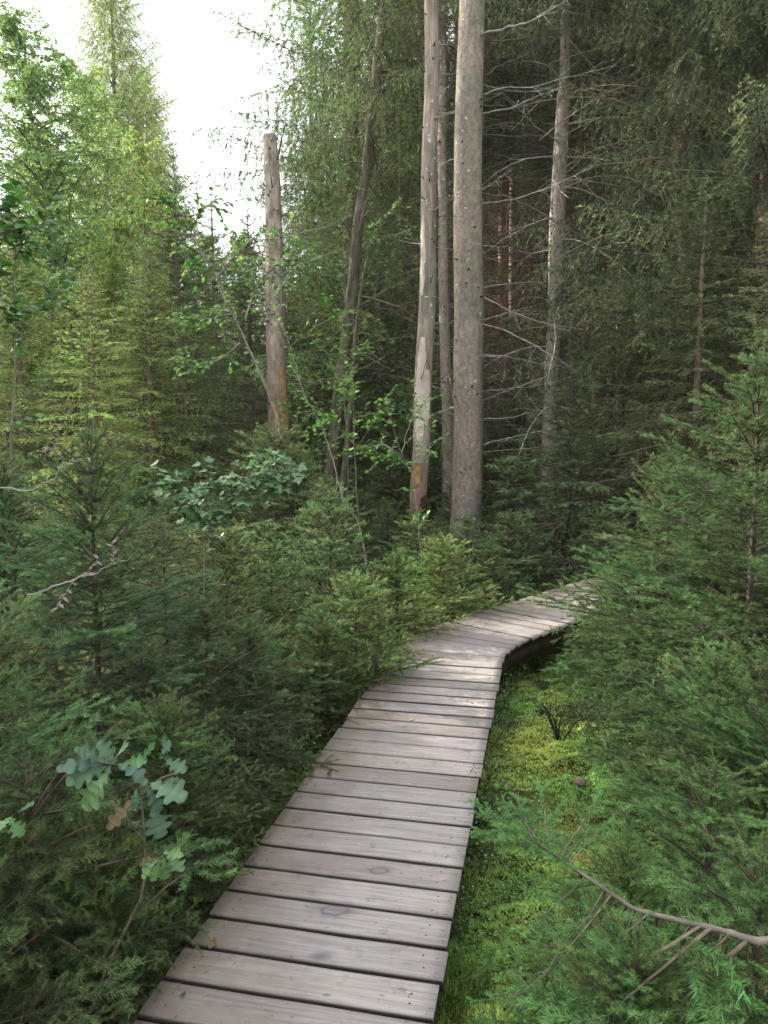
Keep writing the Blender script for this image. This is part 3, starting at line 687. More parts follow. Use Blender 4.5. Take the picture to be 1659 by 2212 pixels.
BARE = plain('bare_wood', (.36, .29, .23), .85, (.58, .50, .42), 7)
zy = lambda py, Y: float(on_y(900, py, Y)[2])
tag(patch(t, o0, ax, rf, zy(1055, Y2), zy(1000, Y2), -PI / 2 - 1.1, -PI / 2 + .1, YEL, 'wound', seed=3), 'yellow wound of raw wood')
tag(patch(t, o0, ax, rf, zy(1118, Y2), zy(1068, Y2), -PI / 2 + .1, -PI / 2 + 1.2, ROT, 'hollow', seed=4), 'dark rotten hollow at the foot')
for a, b_, c, d, sd_ in ((960, 730, -2.6, -1.2, 5), (640, 470, -2.7, -1.9, 6), (920, 800, -1.6, -.7, 7)):
    tag(patch(t, o0, ax, rf, zy(a, Y2), zy(b_, Y2), c, d, BARE, 'peeled_patch', seed=sd_), 'strip where the bark has fallen off')
for path, dy, w0, m_ in (
    ([(945, 98), (965, 96), (985, 97)], (0, .2), .014, LICH), ([(945, 162), (968, 160), (995, 157)], (0, .4), .013, LICH), ([(945, 180), (962, 184), (985, 188)], (0, .2), .010, DARKB),
    ([(942, 208), (958, 196), (978, 178)], (-.1, -.2), .010, LICH), ([(945, 245), (965, 246), (990, 238), (1030, 238)], (0, .5), .012, LICH), ([(938, 255), (960, 248), (985, 242)], (-.1, 0), .012, LICH),
    ([(945, 425), (965, 430), (988, 430)], (0, .3), .012, LICH), ([(935, 455), (952, 442), (975, 432)], (-.1, -.1), .009, LICH), ([(945, 465), (965, 467), (990, 468)], (0, .3), .010, DARKB),
    ([(918, 155), (905, 110), (890, 60)], (-.1, -.5), .008, DARKB), ([(928, 385), (926, 360), (927, 345)], (-.2, -.4), .010, DARKB), ([(918, 432), (895, 410), (880, 388)], (-.1, -.3), .009, DARKB), ([(916, 385), (895, 372), (870, 350)], (-.1, -.4), .008, DARKB),
    ([(936, 535), (962, 537), (985, 538)], (0, .3), .011, LICH), ([(930, 610), (936, 590), (940, 572)], (-.2, -.4), .012, DARKB), ([(934, 640), (960, 650), (985, 672)], (-.1, .2), .008, LICH), ([(932, 590), (960, 612), (985, 650)], (0, .3), .007, LICH),
    ([(932, 700), (960, 698), (985, 692)], (0, .2), .011, LICH), ([(932, 740), (955, 745), (985, 760)], (0, .3), .011, LICH), ([(930, 832), (958, 842), (985, 846)], (0, .3), .011, LICH), ([(932, 905), (960, 915), (985, 925)], (0, .3), .008, LICH),
    ([(912, 530), (890, 525), (862, 518)], (0, .5), .008, LICH), ([(910, 820), (925, 765), (922, 730)], (-.2, -.3), .008, DARKB)):
    px_branch(t, o0, path, Y2, w0, rb, dy, 2, mat_=m_)

# --- broken snag
Y3 = 12.5
t, ax, rf, o0, tr = px_trunk('broken_snag_tree', 'broken-off dead spruce snag with orange rotting base left of centre', 'tree', Y3,
    [(602, 1000, 44), (601, 930, 43), (598, 850, 42), (596, 760, 40), (594, 680, 39), (592, 600, 38), (590, 500, 36), (588, 400, 34), (586, 330, 31), (583, 294, 29)], [BARKS, SCAR], seed=12, sides=22, knots=60, kr=.012)
tag(patch(t, o0, ax, rf, zy(935, Y3), zy(800, Y3), -1.35, -.35, YEL, 'wound', seed=13), 'orange strip of bare wood')
g = Geo(); top = ax(99) - o0; rngq = np.random.default_rng(2)
for k in range(11):
    a = k * 2 * PI / 11; r = rf(99) * .8; p = top + np.array((math.cos(a) * r, math.sin(a) * r, -.08)); tube(g, [p, p + np.array((0, 0, rngq.uniform(.06, .18)))], [.032, .006], 5)
link('splintered_top', to_mesh('splintered_top', g.cat(), [BARE], True), t)
for path, dy, w0, m_, sb in (
    ([(600, 345), (606, 310), (614, 285), (612, 262), (604, 252)], (-.2, -.5), .022, DARKB, 1), ([(604, 405), (640, 398), (675, 378), (705, 350)], (0, -.3), .013, LICH, 1), ([(604, 432), (640, 424), (672, 408)], (0, .2), .010, LICH, 1),
    ([(606, 485), (635, 460), (668, 412)], (0, -.2), .008, LICH, 0), ([(604, 516), (660, 500), (710, 488), (762, 464)], (0, -.4), .015, LICH, 2), ([(606, 595), (650, 570), (700, 552), (740, 536)], (0, .3), .012, LICH, 3),
    ([(604, 598), (625, 585), (650, 563)], (-.2, -.3), .016, DARKB, 1), ([(588, 405), (586, 388), (585, 372)], (-.25, -.4), .016, DARKB, 0), ([(572, 403), (560, 390), (548, 380)], (-.1, -.3), .012, DARKB, 1),
    ([(594, 590), (591, 575), (589, 560)], (-.25, -.4), .016, DARKB, 0), ([(612, 690), (650, 680), (700, 662)], (0, -.3), .012, DARKB, 2), ([(615, 832), (650, 828), (690, 822)], (0, -.4), .010, LICH, 2), ([(615, 845), (650, 846), (685, 842)], (0, -.2), .008, LICH, 1)):
    px_branch(t, o0, path, Y3, w0, rb, dy, sb, mat_=m_)

# --- other landmark trunks
def crown_on(t, o0, ax, H, z0, Lmax, seed, bs=BIGB, dz=.5, per=5, e0=-14, color=(1, 1, 1), gap=0):
    g = crown(np.random.default_rng(seed), bs, H, z0, Lmax, dz, per, e0, 22, axis=lambda z: np.append((ax(z + o0[2]) - o0)[:2], z), power=.7, gap=gap)
    link('crown', to_mesh('crown', g.cat(), [NEEDLE, TWIG]), t, color=color)
def dead_on(t, o0, ax, rf, n, z0, z1, seed, Lr=(.5, 1.8), m_=None, th=.010, azr=None, sub=5):
    g = Geo(); dead_twigs(g, np.random.default_rng(seed), n, z0, z1, lambda z: rf(z + o0[2]), Lr, sub, th=th, axis=lambda z: np.append((ax(z + o0[2]) - o0)[:2], z), azr=azr)
    link('dead_branches', to_mesh('dead_branches', g.cat(), [m_ or DEADTWIG], True), t)
t, ax, rf, o0, _ = px_trunk('mossy_tree', 'dark mossy trunk leaning right, right of the broken snag', 'tree', 13.5,
    [(712, 1050, 32), (722, 950, 28), (738, 800, 25), (752, 700, 24), (763, 600, 23), (772, 500, 21), (788, 380, 18), (802, 260, 20), (816, 140, 19), (828, 30, 17), (850, -200, 13), (870, -500, 8)], [BARKD, SCAR], seed=21, sides=16, knots=20)
dead_on(t, o0, ax, rf, 30, 3, 8, 5, (.4, 1.6)); crown_on(t, o0, ax, 12.8, 7.2, 2.2, 31, color=(1.1, 1.15, .9), e0=-5)
t, ax, rf, o0, _ = px_trunk('spruce_tree', 'slim grey spruce trunk half hidden behind the thick one', 'tree', 13.2,
    [(967, 1080, 24), (966, 900, 23), (960, 700, 22), (957, 500, 20), (955, 200, 18), (955, -300, 12), (955, -900, 6)], [BARK, SCAR], seed=22, sides=14, knots=30)
dead_on(t, o0, ax, rf, 50, 1.2, 9, 6, (.4, 1.6)); crown_on(t, o0, ax, 17, 9, 2.2, 32)
t, ax, rf, o0, _ = px_trunk('spruce_tree', 'pale blotchy spruce trunk between the thick trunk and the right thicket', 'tree', 12.6,
    [(1183, 1050, 32), (1186, 950, 31), (1192, 800, 30), (1200, 650, 29), (1207, 480, 27), (1213, 300, 25), (1220, 150, 22), (1224, 40, 20), (1232, -300, 16), (1240, -1000, 6)], [BARK, SCAR], seed=23, sides=18, knots=50)
dead_on(t, o0, ax, rf, 60, 1.5, 10, 7, (.5, 2.2), LICH, .011); crown_on(t, o0, ax, 18, 8.6, 2.8, 33)
t, ax, rf, o0, _ = px_trunk('birch_tree', 'thin whitish birch stem leaning on the pale blotchy trunk', 'tree', 13.1,
    [(1186, 1000, 13), (1190, 700, 12), (1189, 560, 11), (1191, 480, 10), (1196, 380, 9), (1206, 200, 6)], [BIRCHB, SCAR], seed=24, sides=10, knots=6)
for k, (lab, prof, yy) in enumerate((
    ('reddish slim trunk, left one of the close pair behind the mossy trunk', [(870, 950, 13), (869, 600, 13), (866, 300, 12), (860, 100, 11), (858, -200, 8)], 18.),
    ('reddish slim trunk, right one of the close pair behind the mossy trunk', [(879, 940, 11), (877, 600, 11), (873, 350, 10), (870, 150, 9), (866, -200, 7)], 18.6),
    ('thin pole trunk leaning right in front of the mossy trunk', [(743, 1040, 13), (755, 900, 10), (762, 780, 8), (778, 640, 5), (792, 560, 3), (800, 510, 1)], 12.2),
    ('rusty trunk in the dark stand, second right of the thick trunk', [(1104, 1000, 20), (1106, 700, 20), (1110, 450, 18), (1112, 200, 15), (1116, -300, 10)], 19.),
    ('thin straight trunk just right of the thick trunk', [(1046, 950, 11), (1047, 600, 10), (1050, 300, 9), (1052, -200, 6)], 16.),
    ('slender grey pole in the dark stand, third right of the thick trunk', [(1140, 1000, 12), (1143, 700, 11), (1150, 400, 10), (1156, 0, 8)], 21.),
    ('short greenish pole trunk in the dark stand right of the blotchy trunk', [(1258, 950, 9), (1262, 700, 8), (1266, 500, 7), (1270, 200, 6)], 20.))):
    t, ax, rf, o0, _ = px_trunk('spruce_tree', lab, 'tree', yy, prof, [BARKD if 'greenish' in lab or 'thin pole' in lab else BARKF, SCAR], seed=40 + k, sides=12, knots=16)
    dead_on(t, o0, ax, rf, 45 if yy > 14 else 14, 1.5, 7.5 if yy > 14 else 4, 60 + k, (.4, 1.6) if yy > 14 else (.3, .8))
    if yy > 15: crown_on(t, o0, ax, 14, 8, 2.0, 70 + k)

# ================================================================ LARGE SPRUCES
def at(px, Y): return gx(px, Y), Y
for key, px, Y, h, col, lab, sxy in (
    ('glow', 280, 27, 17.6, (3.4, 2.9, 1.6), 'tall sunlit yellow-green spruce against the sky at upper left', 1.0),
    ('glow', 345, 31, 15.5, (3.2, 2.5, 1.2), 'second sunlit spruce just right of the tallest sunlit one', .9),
    ('pole_a', 392, 13.0, 6.4, (.95, 1.05, .95), 'dark spruce with bare spiky top left of the broken snag', 1.05),
    ('pole_b', 548, 15.5, 6.3, (.85, .9, .85), 'dark spruce close behind the broken snag', 1.1),
    ('pole_b', 470, 19, 7.6, (1.2, 1.25, .9), 'dark spruce between the snag and the spiky-topped spruce', 1.0),
    ('pole_b', 214, 10.2, 4.0, (2.6, 2.4, 1.2), 'airy yellowish spruce with drooping twigs below the birch', 1.25),
    ('pole_b', 60, 12.5, 5.4, (2.5, 2.4, 1.3), 'light green spruce at the left edge below the birch crown', 1.15),
    ('pole_a', 330, 11.8, 4.6, (2.3, 2.2, 1.2), 'drooping olive spruce in front of the spiky-topped spruce', 1.2),
    ('pole_a', 130, 17, 7.0, (2.7, 2.5, 1.3), 'light spruce right behind the birch stem', 1.1),
    ('pole_b', -20, 17, 6.6, (2.6, 2.4, 1.3), 'pale spruce cut off by the left edge, behind the others', 1.1),
    ('pole_a', 300, 20, 8.4, (2.8, 2.5, 1.2), 'bright olive spruce at the foot of the sunlit spruce', 1.1),
    ('pole_b', 640, 17.5, 6.6, (1.3, 1.35, .95), 'bushy spruce right of the broken snag', 1.15),
    ('pole_a', 690, 14.8, 3.9, (1.35, 1.35, .95), 'low drooping spruce between snag and mossy trunk', 1.5),
    ('pole_b', 820, 15.2, 4.6, (.8, .95, .8), 'dark drooping spruce between the mossy trunk and dying trunk', 1.3),
    ('big_a', 765, 16.5, 21, (1.75, 1.9, 1.3), 'great green spruce whose boughs reach into the sky gap', 1.2),
    ('big_a', 880, 23, 20, (1.2, 1.3, 1.0), 'tall dark spruce behind the close pair of slim trunks', 1.0),
    ('pole_a', 705, 25, 12, (1.5, 1.5, 1.1), 'tall spruce far behind the mossy trunk', 1.0),
    ('big_b', 1340, 14.5, 20, (.85, .86, .72), 'dark twiggy spruce right of the blotchy trunk', .95),
    ('big_b', 1455, 11.6, 20, (.85, .86, .72), 'dark spruce with hanging bare twigs at upper right', .95),
    ('big_a', 1640, 10.0, 19, (.85, .86, .72), 'dark green spruce along the upper right edge', .95),
    ('big_b', 1560, 15.5, 21, (.85, .86, .72), 'dark spruce behind the upper right pair', 1.0),
    ('big_a', 1760, 14, 20, (.9, .95, .6), 'olive spruce half outside the right edge', 1.0),
    ('stand_a', 1420, 20, 21, (.85, .86, .72), 'tall dark spruce deep behind the right thicket', 1.0),
    ('stand_b', 1230, 24, 22, (.85, .86, .72), 'tall spruce deep behind the blotchy trunk', 1.0),
    ('stand_a', 1010, 26, 21, (.8, .9, .75), 'tall spruce deep behind the thick pale trunk', 1.0),
    ('pole_b', 1500, 9.0, 4.6, (.85, .86, .72), 'dark bushy young spruce in the right thicket', 1.25),
    ('pole_a', 1330, 10.8, 4.2, (.85, .86, .72), 'twiggy spruce behind the bluish young spruce', 1.2),
    ('pole_a', 1690, 7.6, 4.3, (.85, .86, .72), 'young spruce with layered boughs at the right edge', 1.1),
    ('pole_b', 1430, 14, 6, (.85, .86, .72), 'dark pole spruce behind the right thicket', 1.2)):
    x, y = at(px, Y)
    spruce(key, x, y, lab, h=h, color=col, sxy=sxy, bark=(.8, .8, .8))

# the stand of slender trunks behind the bend
rs_ = random.Random(9); placed = []
G1 = 'slender spruces of the stand behind the bend'
for k in range(64):
    for _ in range(30):
        Y = rs_.uniform(15, 40); px = rs_.uniform(930, 1750) if k < 40 else rs_.uniform(1045, 1360); x, y = at(px, Y)
        if all((x - a) ** 2 + (y - b) ** 2 > 1.6 for a, b in placed): break
    placed.append((x, y))
    spruce(rs_.choice(('stand_a', 'stand_b')), x, y, 'slender bare-stemmed spruce deep in the dark stand behind the bend', G1, h=rs_.uniform(17, 23), color=(.95, .95, .72), sxy=rs_.uniform(.8, 1.15), tilt=(R(rs_.gauss(0, 1.2)), R(rs_.gauss(0, 1.2))), bark=(1.35, 1.1, .95))
G2 = 'spruces at the far side of the wood'
for k in range(60):
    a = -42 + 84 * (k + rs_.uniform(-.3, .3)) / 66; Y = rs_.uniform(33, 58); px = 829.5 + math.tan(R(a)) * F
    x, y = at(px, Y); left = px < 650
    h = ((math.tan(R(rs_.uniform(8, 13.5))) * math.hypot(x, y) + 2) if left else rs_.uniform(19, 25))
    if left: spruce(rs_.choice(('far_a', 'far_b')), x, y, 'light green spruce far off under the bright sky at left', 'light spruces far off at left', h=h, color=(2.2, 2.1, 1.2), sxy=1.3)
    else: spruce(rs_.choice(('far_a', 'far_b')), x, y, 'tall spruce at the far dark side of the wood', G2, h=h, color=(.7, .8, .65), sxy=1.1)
# unseen trees added around the viewer, outside the picture, to shade the foreground
G3 = 'unseen shade spruces around the viewer'
for x, y, h in ((-13, .5, 17), (-12, 6, 16), (-11, 8.2, 15), (-12.8, 16.5, 18), (-16, 9, 19), (-19, 3, 20), (-16, -4, 18), (-21, -2, 21), (9, -3, 18), (8.8, 3.5, 18), (12, 6, 20), (13, 0, 19), (3, -13, 19), (-6, -14, 18), (-7.6, -1.8, 15), (-9, 3.4, 15), (-.5, -9, 16), (6, -7, 17)):
    spruce(rs_.choice(('big_a', 'far_a')), x, y, 'tall unseen spruce added for shade beside the viewer', G3, h=h, color=(.9, .95, .85))

# ================================================================ YOUNG SPRUCES
def top_h(py, Y): return CAM_Z + Y * math.tan(math.atan((1106 - py) / F) - PITCH)
YOUNG = (
    # key, px of stem, distance, px row of the top, colour, width factor, label
    ('near_d', 195, 3.7, 945, (.72, .98, 1.0), 1.05, 'bluish young spruce with upright leader at left foreground'),
    ('near_b', 345, 2.85, 1530, (.8, .95, .75), .95, 'small spruce with brown bare leader left of the walk'),
    ('near_c', 20, 2.15, 1640, (.62, .8, .72), 1.1, 'dark green spruce in the bottom left corner'),
    ('near_a', -150, 1.9, 1800, (.65, .8, .6), .9, 'low spruce under the oak seedling at the bottom left'),
    ('near_a', 190, 2.25, 1760, (1.1, 1.25, .8), .6, 'small spruce with bright shoots between the oak seedling and the walk'),
    ('near_b', -110, 2.5, 1330, (.9, 1.1, 1.0), 1.2, 'young spruce cut off by the left edge, beside the bluish one'),
    ('near_c', 440, 3.9, 1290, (.6, .74, .78), 1.0, 'grey-green twiggy spruce left of the walk'),
    ('near_c', 290, 3.3, 1400, (.5, .62, .62), 1.2, 'dark dense spruce in front of the bluish one'),
    ('near_b', 530, 4.3, 1340, (.8, .92, .98), .8, 'low bluish spruce beside the walk where the left edge bends'),
    ('mid_b', 0, 4.6, 1020, (.85, 1.05, 1.1), 1.2, 'spruce behind the left foreground spruce at the picture edge'),
    ('mid_c', 350, 5.2, 1110, (.8, 1.0, .95), 1.1, 'spruce with pale leaves of a shrub growing before it'),
    ('mid_d', 480, 5.6, 1160, (1.0, 1.1, .85), 1.1, 'yellowish little spruce with thin pale leader'),
    ('mid_b', 582, 6.0, 1150, (.85, 1.15, .95), 1.0, 'fresh green spruce with straight leader in the middle left'),
    ('mid_b', 712, 6.2, 1060, (.85, 1.1, .95), 1.1, 'fresh green spruce below the leaning mossy trunk'),
    ('mid_d', 768, 5.0, 1262, (1.15, 1.35, .85), 1.0, 'bright green small spruce at the left edge of the walk'),
    ('mid_a', 690, 4.7, 1330, (.8, .95, .8), 1.1, 'low dark spruce overhanging the left edge of the walk'),
    ('mid_d', 592, 9.6, 945, (.9, .95, .75), 1.3, 'olive spruce hiding the foot of the broken snag'),
    ('mid_b', 640, 9.0, 985, (.75, .85, .7), 1.2, 'small spruce just right of the snag foot'),
    ('mid_a', 858, 6.1, 1210, (1.25, 1.4, .8), 1.15, 'yellow-green small spruce before the dying trunk'),
    ('mid_d', 960, 7.0, 1175, (1.3, 1.45, .8), 1.2, 'bright yellow-green spruce where the walk bends'),
    ('mid_b', 900, 8.2, 1110, (.9, 1.15, .9), 1.1, 'spruce at the foot of the dying trunk'),
    ('mid_a', 1060, 8.1, 1180, (.8, 1.0, .85), 1.15, 'dark spruce on the far side of the walk'),
    ('mid_b', 1010, 9.0, 1120, (.75, .95, .9), 1.1, 'dark green spruce at the foot of the thick trunk'),
    ('mid_d', 1110, 8.8, 1120, (.7, .85, .85), 1.2, 'dark spruce behind the end of the walk'),
    ('mid_c', 1232, 9.6, 800, (.68, .88, .95), 1.35, 'bluish spruce with tall leader right of the blotchy trunk'),
    ('mid_b', 1310, 8.4, 1110, (.6, .8, .75), 1.2, 'dark spruce in the gap right of the bluish spruce'),
    ('near_d', 1635, 4.5, 785, (.62, .86, .62), 1.25, 'tall young spruce with strong leader at the right edge'),
    ('near_d', 1445, 5.4, 975, (.66, .90, .66), 1.05, 'green young spruce with tiered boughs right of the walk'),
    ('near_c', 1385, 5.6, 1165, (.85, 1.15, .8), 1.0, 'low green spruce hiding the end of the walk'),
    ('near_b', 1345, 6.0, 1240, (1.0, 1.3, .8), .8, 'bright low spruce leaning over the end of the walk'),
    ('near_d', 1560, 5.0, 1130, (.6, .8, .68), 1.3, 'dark spruce with bare inner twigs at right'),
    ('near_c', 1530, 4.2, 1330, (.7, .9, .75), 1.2, 'dark green spruce low in the right thicket'),
    ('near_b', 1580, 3.35, 1420, (.95, 1.3, .95), 1.05, 'fresh green spruce spreading over the moss'),
    ('near_b', 1720, 3.0, 1400, (.95, 1.25, .95), 1.1, 'fresh green spruce with upright shoots at the right edge'),
    ('near_c', 1570, 2.45, 1660, (1.0, 1.35, .85), 1.0, 'broad green spruce in the lower right foreground'),
    ('near_a', 1390, 2.25, 1840, (1.05, 1.35, .9), .85, 'low feathery spruce nearest the moss at lower right'),
    ('near_c', 1700, 1.8, 1850, (1.0, 1.3, .85), 1.0, 'spruce filling the bottom right corner'),
    ('near_b', 1420, 1.6, 2040, (.95, 1.25, .85), .9, 'low spruce at the bottom edge right of the walk'))
YS = []
for key, px, Y, py, col, sx, lab in YOUNG:
    x, y = at(px, Y); h = max(.35, top_h(py, Y) - float(gz(x, y)))
    t = spruce(key, x, y, lab, 'young spruces beside the boardwalk', h=h, color=col, name='young_spruce')
    s = h / PROTO[key]['H']; wx = sx * max(s, .75); t.scale = (wx, wx, s); YS.append((x, y))
G4 = 'small spruces of the forest floor'
cnt = 0
for k in range(900):
    Y = rs_.uniform(7.5, 22) if k % 3 else rs_.uniform(5, 11); px = rs_.uniform(-150, 1800); x, y = at(px, Y)
    if walk_dist(x, y) < 1.1 or (abs(px - 1030) < 160 and Y < 10 and px > 900): continue
    if any((x - a) ** 2 + (y - b) ** 2 < (.75 if Y < 11 else 1.3) for a, b in YS): continue
    YS.append((x, y)); cnt += 1
    h = rs_.uniform(.7, 1.5) if Y < 12 else rs_.uniform(1.0, 2.8)
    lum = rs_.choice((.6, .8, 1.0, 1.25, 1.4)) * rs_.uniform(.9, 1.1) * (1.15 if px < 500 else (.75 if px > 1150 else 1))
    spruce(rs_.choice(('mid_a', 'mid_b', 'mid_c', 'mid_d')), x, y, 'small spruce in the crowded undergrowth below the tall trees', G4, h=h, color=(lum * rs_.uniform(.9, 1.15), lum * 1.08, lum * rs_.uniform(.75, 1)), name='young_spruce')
    if cnt >= 110: break

# ================================================================ BROADLEAF PLANTS
def leaf_cards(g, rng, pos, dirs, nrmv, L, W, shape='ovate', col=None, curl=.15):
    """flat-folded leaves; pos/dirs/nrmv (n,3), L/W scalars or (n,)"""
    pos = np.asarray(pos, float); d = nrm(np.asarray(dirs, float)); n_ = np.asarray(nrmv, float)
    s = nrm(np.cross(d, n_)); n_ = np.cross(s, d); m = len(pos); L = np.broadcast_to(L, (m,)); W = np.broadcast_to(W, (m,))
    if shape == 'tiny':
        prof = [(0, 0), (.45, .5), (1, 0), (.45, -.5)]; tris = [(0, 1, 2), (0, 2, 3)]; mid = []
    else:
        if shape == 'ovate': half = [(.0, .0), (.18, .34), (.42, .5), (.72, .33), (1, 0)]
        elif shape == 'oak': half = [(0, .015), (.12, .04), (.20, .16), (.27, .22), (.32, .11), (.38, .14), (.46, .38), (.54, .44), (.58, .24), (.62, .24), (.70, .46), (.79, .45), (.82, .24), (.87, .22), (.94, .24), (.99, .10), (1, 0)]
        elif shape == 'maple': half = [(0, .0), (.02, .30), (.12, .42), (.22, .36), (.38, .60), (.48, .42), (.50, .24), (.66, .26), (.80, .16), (1, 0)]
        k = len(half); prof = half + [(x, -y) for x, y in half[1:-1]] + [(x, 0) for x, y in half[1:-1]]
        # right half: 0..k-1 ; left: k..2k-3 ; midrib: 2k-2..
        tris = []
        for sgn in (0, 1):
            H = [0] + ([i for i in range(1, k - 1)] if sgn == 0 else [k + i - 1 for i in range(1, k - 1)]) + [k - 1]
            Md = [0] + [2 * k - 2 + i - 1 for i in range(1, k - 1)] + [k - 1]
            for i in range(k - 1):
                a, b, c, e = H[i], H[i + 1], Md[i], Md[i + 1]
                if a != c: tris.append((a, b, c) if sgn == 0 else (b, a, c))
                if b != e: tris.append((b, e, c) if sgn == 0 else (e, b, c))
    P = np.array(prof); q = len(P)
    fold = .22
    V = pos[:, None, :] + d[:, None, :] * (P[None, :, 0] * L[:, None])[..., None] + s[:, None, :] * (P[None, :, 1] * W[:, None])[..., None]
    V = V + n_[:, None, :] * ((fold * np.abs(P[None, :, 1]) * W[:, None]) - curl * (P[None, :, 0] ** 2) * L[:, None])[..., None]
    if shape in ('oak', 'maple'): V = V + n_[:, None, :] * (rng.normal(0, .02, (m, q)) * L[:, None])[..., None]
    Fc = (np.arange(m)[:, None, None] * q + np.array(tris)[None]).reshape(-1, 3)
    C = np.stack([rng.random(m), rng.random(m), rng.random(m)], 1) if col is None else col
    CC = np.repeat(C, q, 0).reshape(m, q, 3)
    if shape in ('oak', 'maple'):
        CC[:, :, 0] = np.clip(CC[:, :, 0] * .5 + rng.normal(0, .10, (m, q)), 0, 1); CC[:, 2 * k - 2:, 0] += .45; CC[:, :, 1] = np.clip(CC[:, :, 1] * .6 + .2 + rng.normal(0, .12, (m, q)), 0, 1)
    g.add(V.reshape(-1, 3), Fc, CC.reshape(-1, 3), 0)

def birch_proto(seed, H, r, lean, leaf=.055, nbr=70, c0=.12, spread=.26, twigs=9, lv=26):
    rng = np.random.default_rng(seed); tg = Geo(); cg = Geo(); n = 14
    z = np.linspace(-.2, H, n); x = lean * (z / H) ** 1.3 * H + np.cumsum(rng.normal(0, .03, n)); y = np.cumsum(rng.normal(0, .03, n))
    P = np.stack([x, y, z], 1); tube(tg, P, r * (1 - np.clip(z / H, 0, 1)) ** .8 + .006, 10)
    pos = []; dr = []
    bg_ = Geo()
    for k in range(nbr):
        t = c0 + (1 - c0) * (k + rng.random()) / nbr * .97; z0 = t * H
        p = np.array((np.interp(z0, z, x), np.interp(z0, z, y), z0)); az = rng.uniform(0, 2 * PI)
        L = H * spread * (1 - t) ** .55 * rng.uniform(.5, 1.1) * min(1, .5 + 2.5 * (t - c0)) + .25; e = R(rng.uniform(25, 60)); d = np.array((math.cos(az) * math.cos(e), math.sin(az) * math.cos(e), math.sin(e))); pts = [p]
        for j in range(6):
            d = nrm(d + np.array((0, 0, -.13)) + rng.normal(0, .07, 3)); p = p + d * L / 6; pts.append(p)
        tube(bg_, pts, .012 * L ** .6 * np.linspace(1, .3, 7), 4, cap=False)
        for j in range(twigs):
            i = rng.integers(1, 7); b = pts[i] + (pts[i - 1] - pts[i]) * rng.random(); a2 = rng.uniform(0, 2 * PI)
            q = nrm(np.array((math.cos(a2), math.sin(a2), rng.uniform(-.2, .5)))); l = rng.uniform(.2, .55) * (.5 + L * .35)
            m = b; tp = [b]
            for s in range(4):
                q = nrm(q + np.array((0, 0, -.38)) + rng.normal(0, .1, 3)); m = m + q * l / 4; tp.append(m)
            tube(bg_, tp, [.004, .0035, .003, .002, .002], 3, cap=False)
            tp = np.array(tp); u = rng.random(lv) * 4; ii = np.minimum(u.astype(int), 3); pp = tp[ii] + (tp[ii + 1] - tp[ii]) * (u - ii)[:, None]
            pos.append(pp + rng.normal(0, .015, pp.shape)); dr.append(rng.normal(0, 1, pp.shape) + np.array((0, 0, -.9)))
    pos = np.concatenate(pos); dr = np.concatenate(dr)
    leaf_cards(cg, rng, pos, dr, rng.normal(0, 1, pos.shape), leaf * rng.uniform(.7, 1.2, len(pos)), leaf * .8, 'tiny')
    return dict(trunk=to_mesh('birch_trunk', tg.cat(), [BIRCHB], True), crown=to_mesh('birch_crown', cg.cat(), [BIRCHL]), branches=to_mesh('birch_branches', bg_.cat(), [plain('birch_twig', (.08, .06, .05), .9, (.16, .13, .11))], True), H=H)
BP = [birch_proto(3, 12, .085, -.10, .048, 190, .20, .24, 13, 26), birch_proto(4, 10, .06, .03, .055, 150, .12, .26, 11, 24)]
def birch(k, x, y, lab, h, col, rz=0, group=None, sxy=1, name='birch_tree'):
    d = BP[k]; s = h / d['H']; t = thing(name, (x, y, float(gz(x, y))), lab, 'tree', group, rz); t.scale = (s * sxy, s * sxy, s)
    link('trunk', d['trunk'], t); link('branches', d['branches'], t); link('crown', d['crown'], t, color=col)
    return t
x, y = at(222, 17); birch(0, x, y, 'tall birch with white stem and airy crown at upper left', 10.8, (1.05, 1.25, 1.25), sxy=1.45)
for px, Y, h, k, rz, col, lab in (
    (20, 20, 6.6, 1, 1, (1.2, 1.25, .95), 'birch with fine leaves at the upper left edge'), (205, 21, 11.6, 1, 1.7, (1.25, 1.3, 1.2), 'yellow-green birch directly left of the sunlit spruce'), (105, 21.5, 9.2, 1, 5.1, (1.3, 1.3, .95), 'birch whose crown shows left of the white-stemmed birch top'), (372, 19, 7.4, 1, .4, (1.3, 1.25, .9), 'light birch behind the spiky-topped spruce'), (330, 23, 10.4, 1, 2, (1.5, 1.45, 1.2), 'yellowish birch at the foot of the sunlit spruce'),
    (140, 24, 11.0, 1, 4, (1.45, 1.5, 1.3), 'pale birch behind the tall white-stemmed birch'), (455, 24, 7.8, 1, 5, (1.0, 1.05, .85), 'birch between the sunlit spruce and the snag'),
    (-90, 15, 5.8, 1, 3, (1.0, 1.1, .8), 'birch half outside the left edge'), (250, 13.5, 5.6, 1, 6, (1.1, 1.15, .8), 'young birch with bright leaves before the white stem'),
    (60, 13.8, 5.8, 1, 2.5, (1.15, 1.15, .8), 'bright young birch low at the left edge'), (520, 28, 9.0, 1, 1.2, (1.1, 1.1, .85), 'far birch seen low beside the snag')):
    x, y = at(px, Y); birch(k, x, y, lab, h, col, rz)

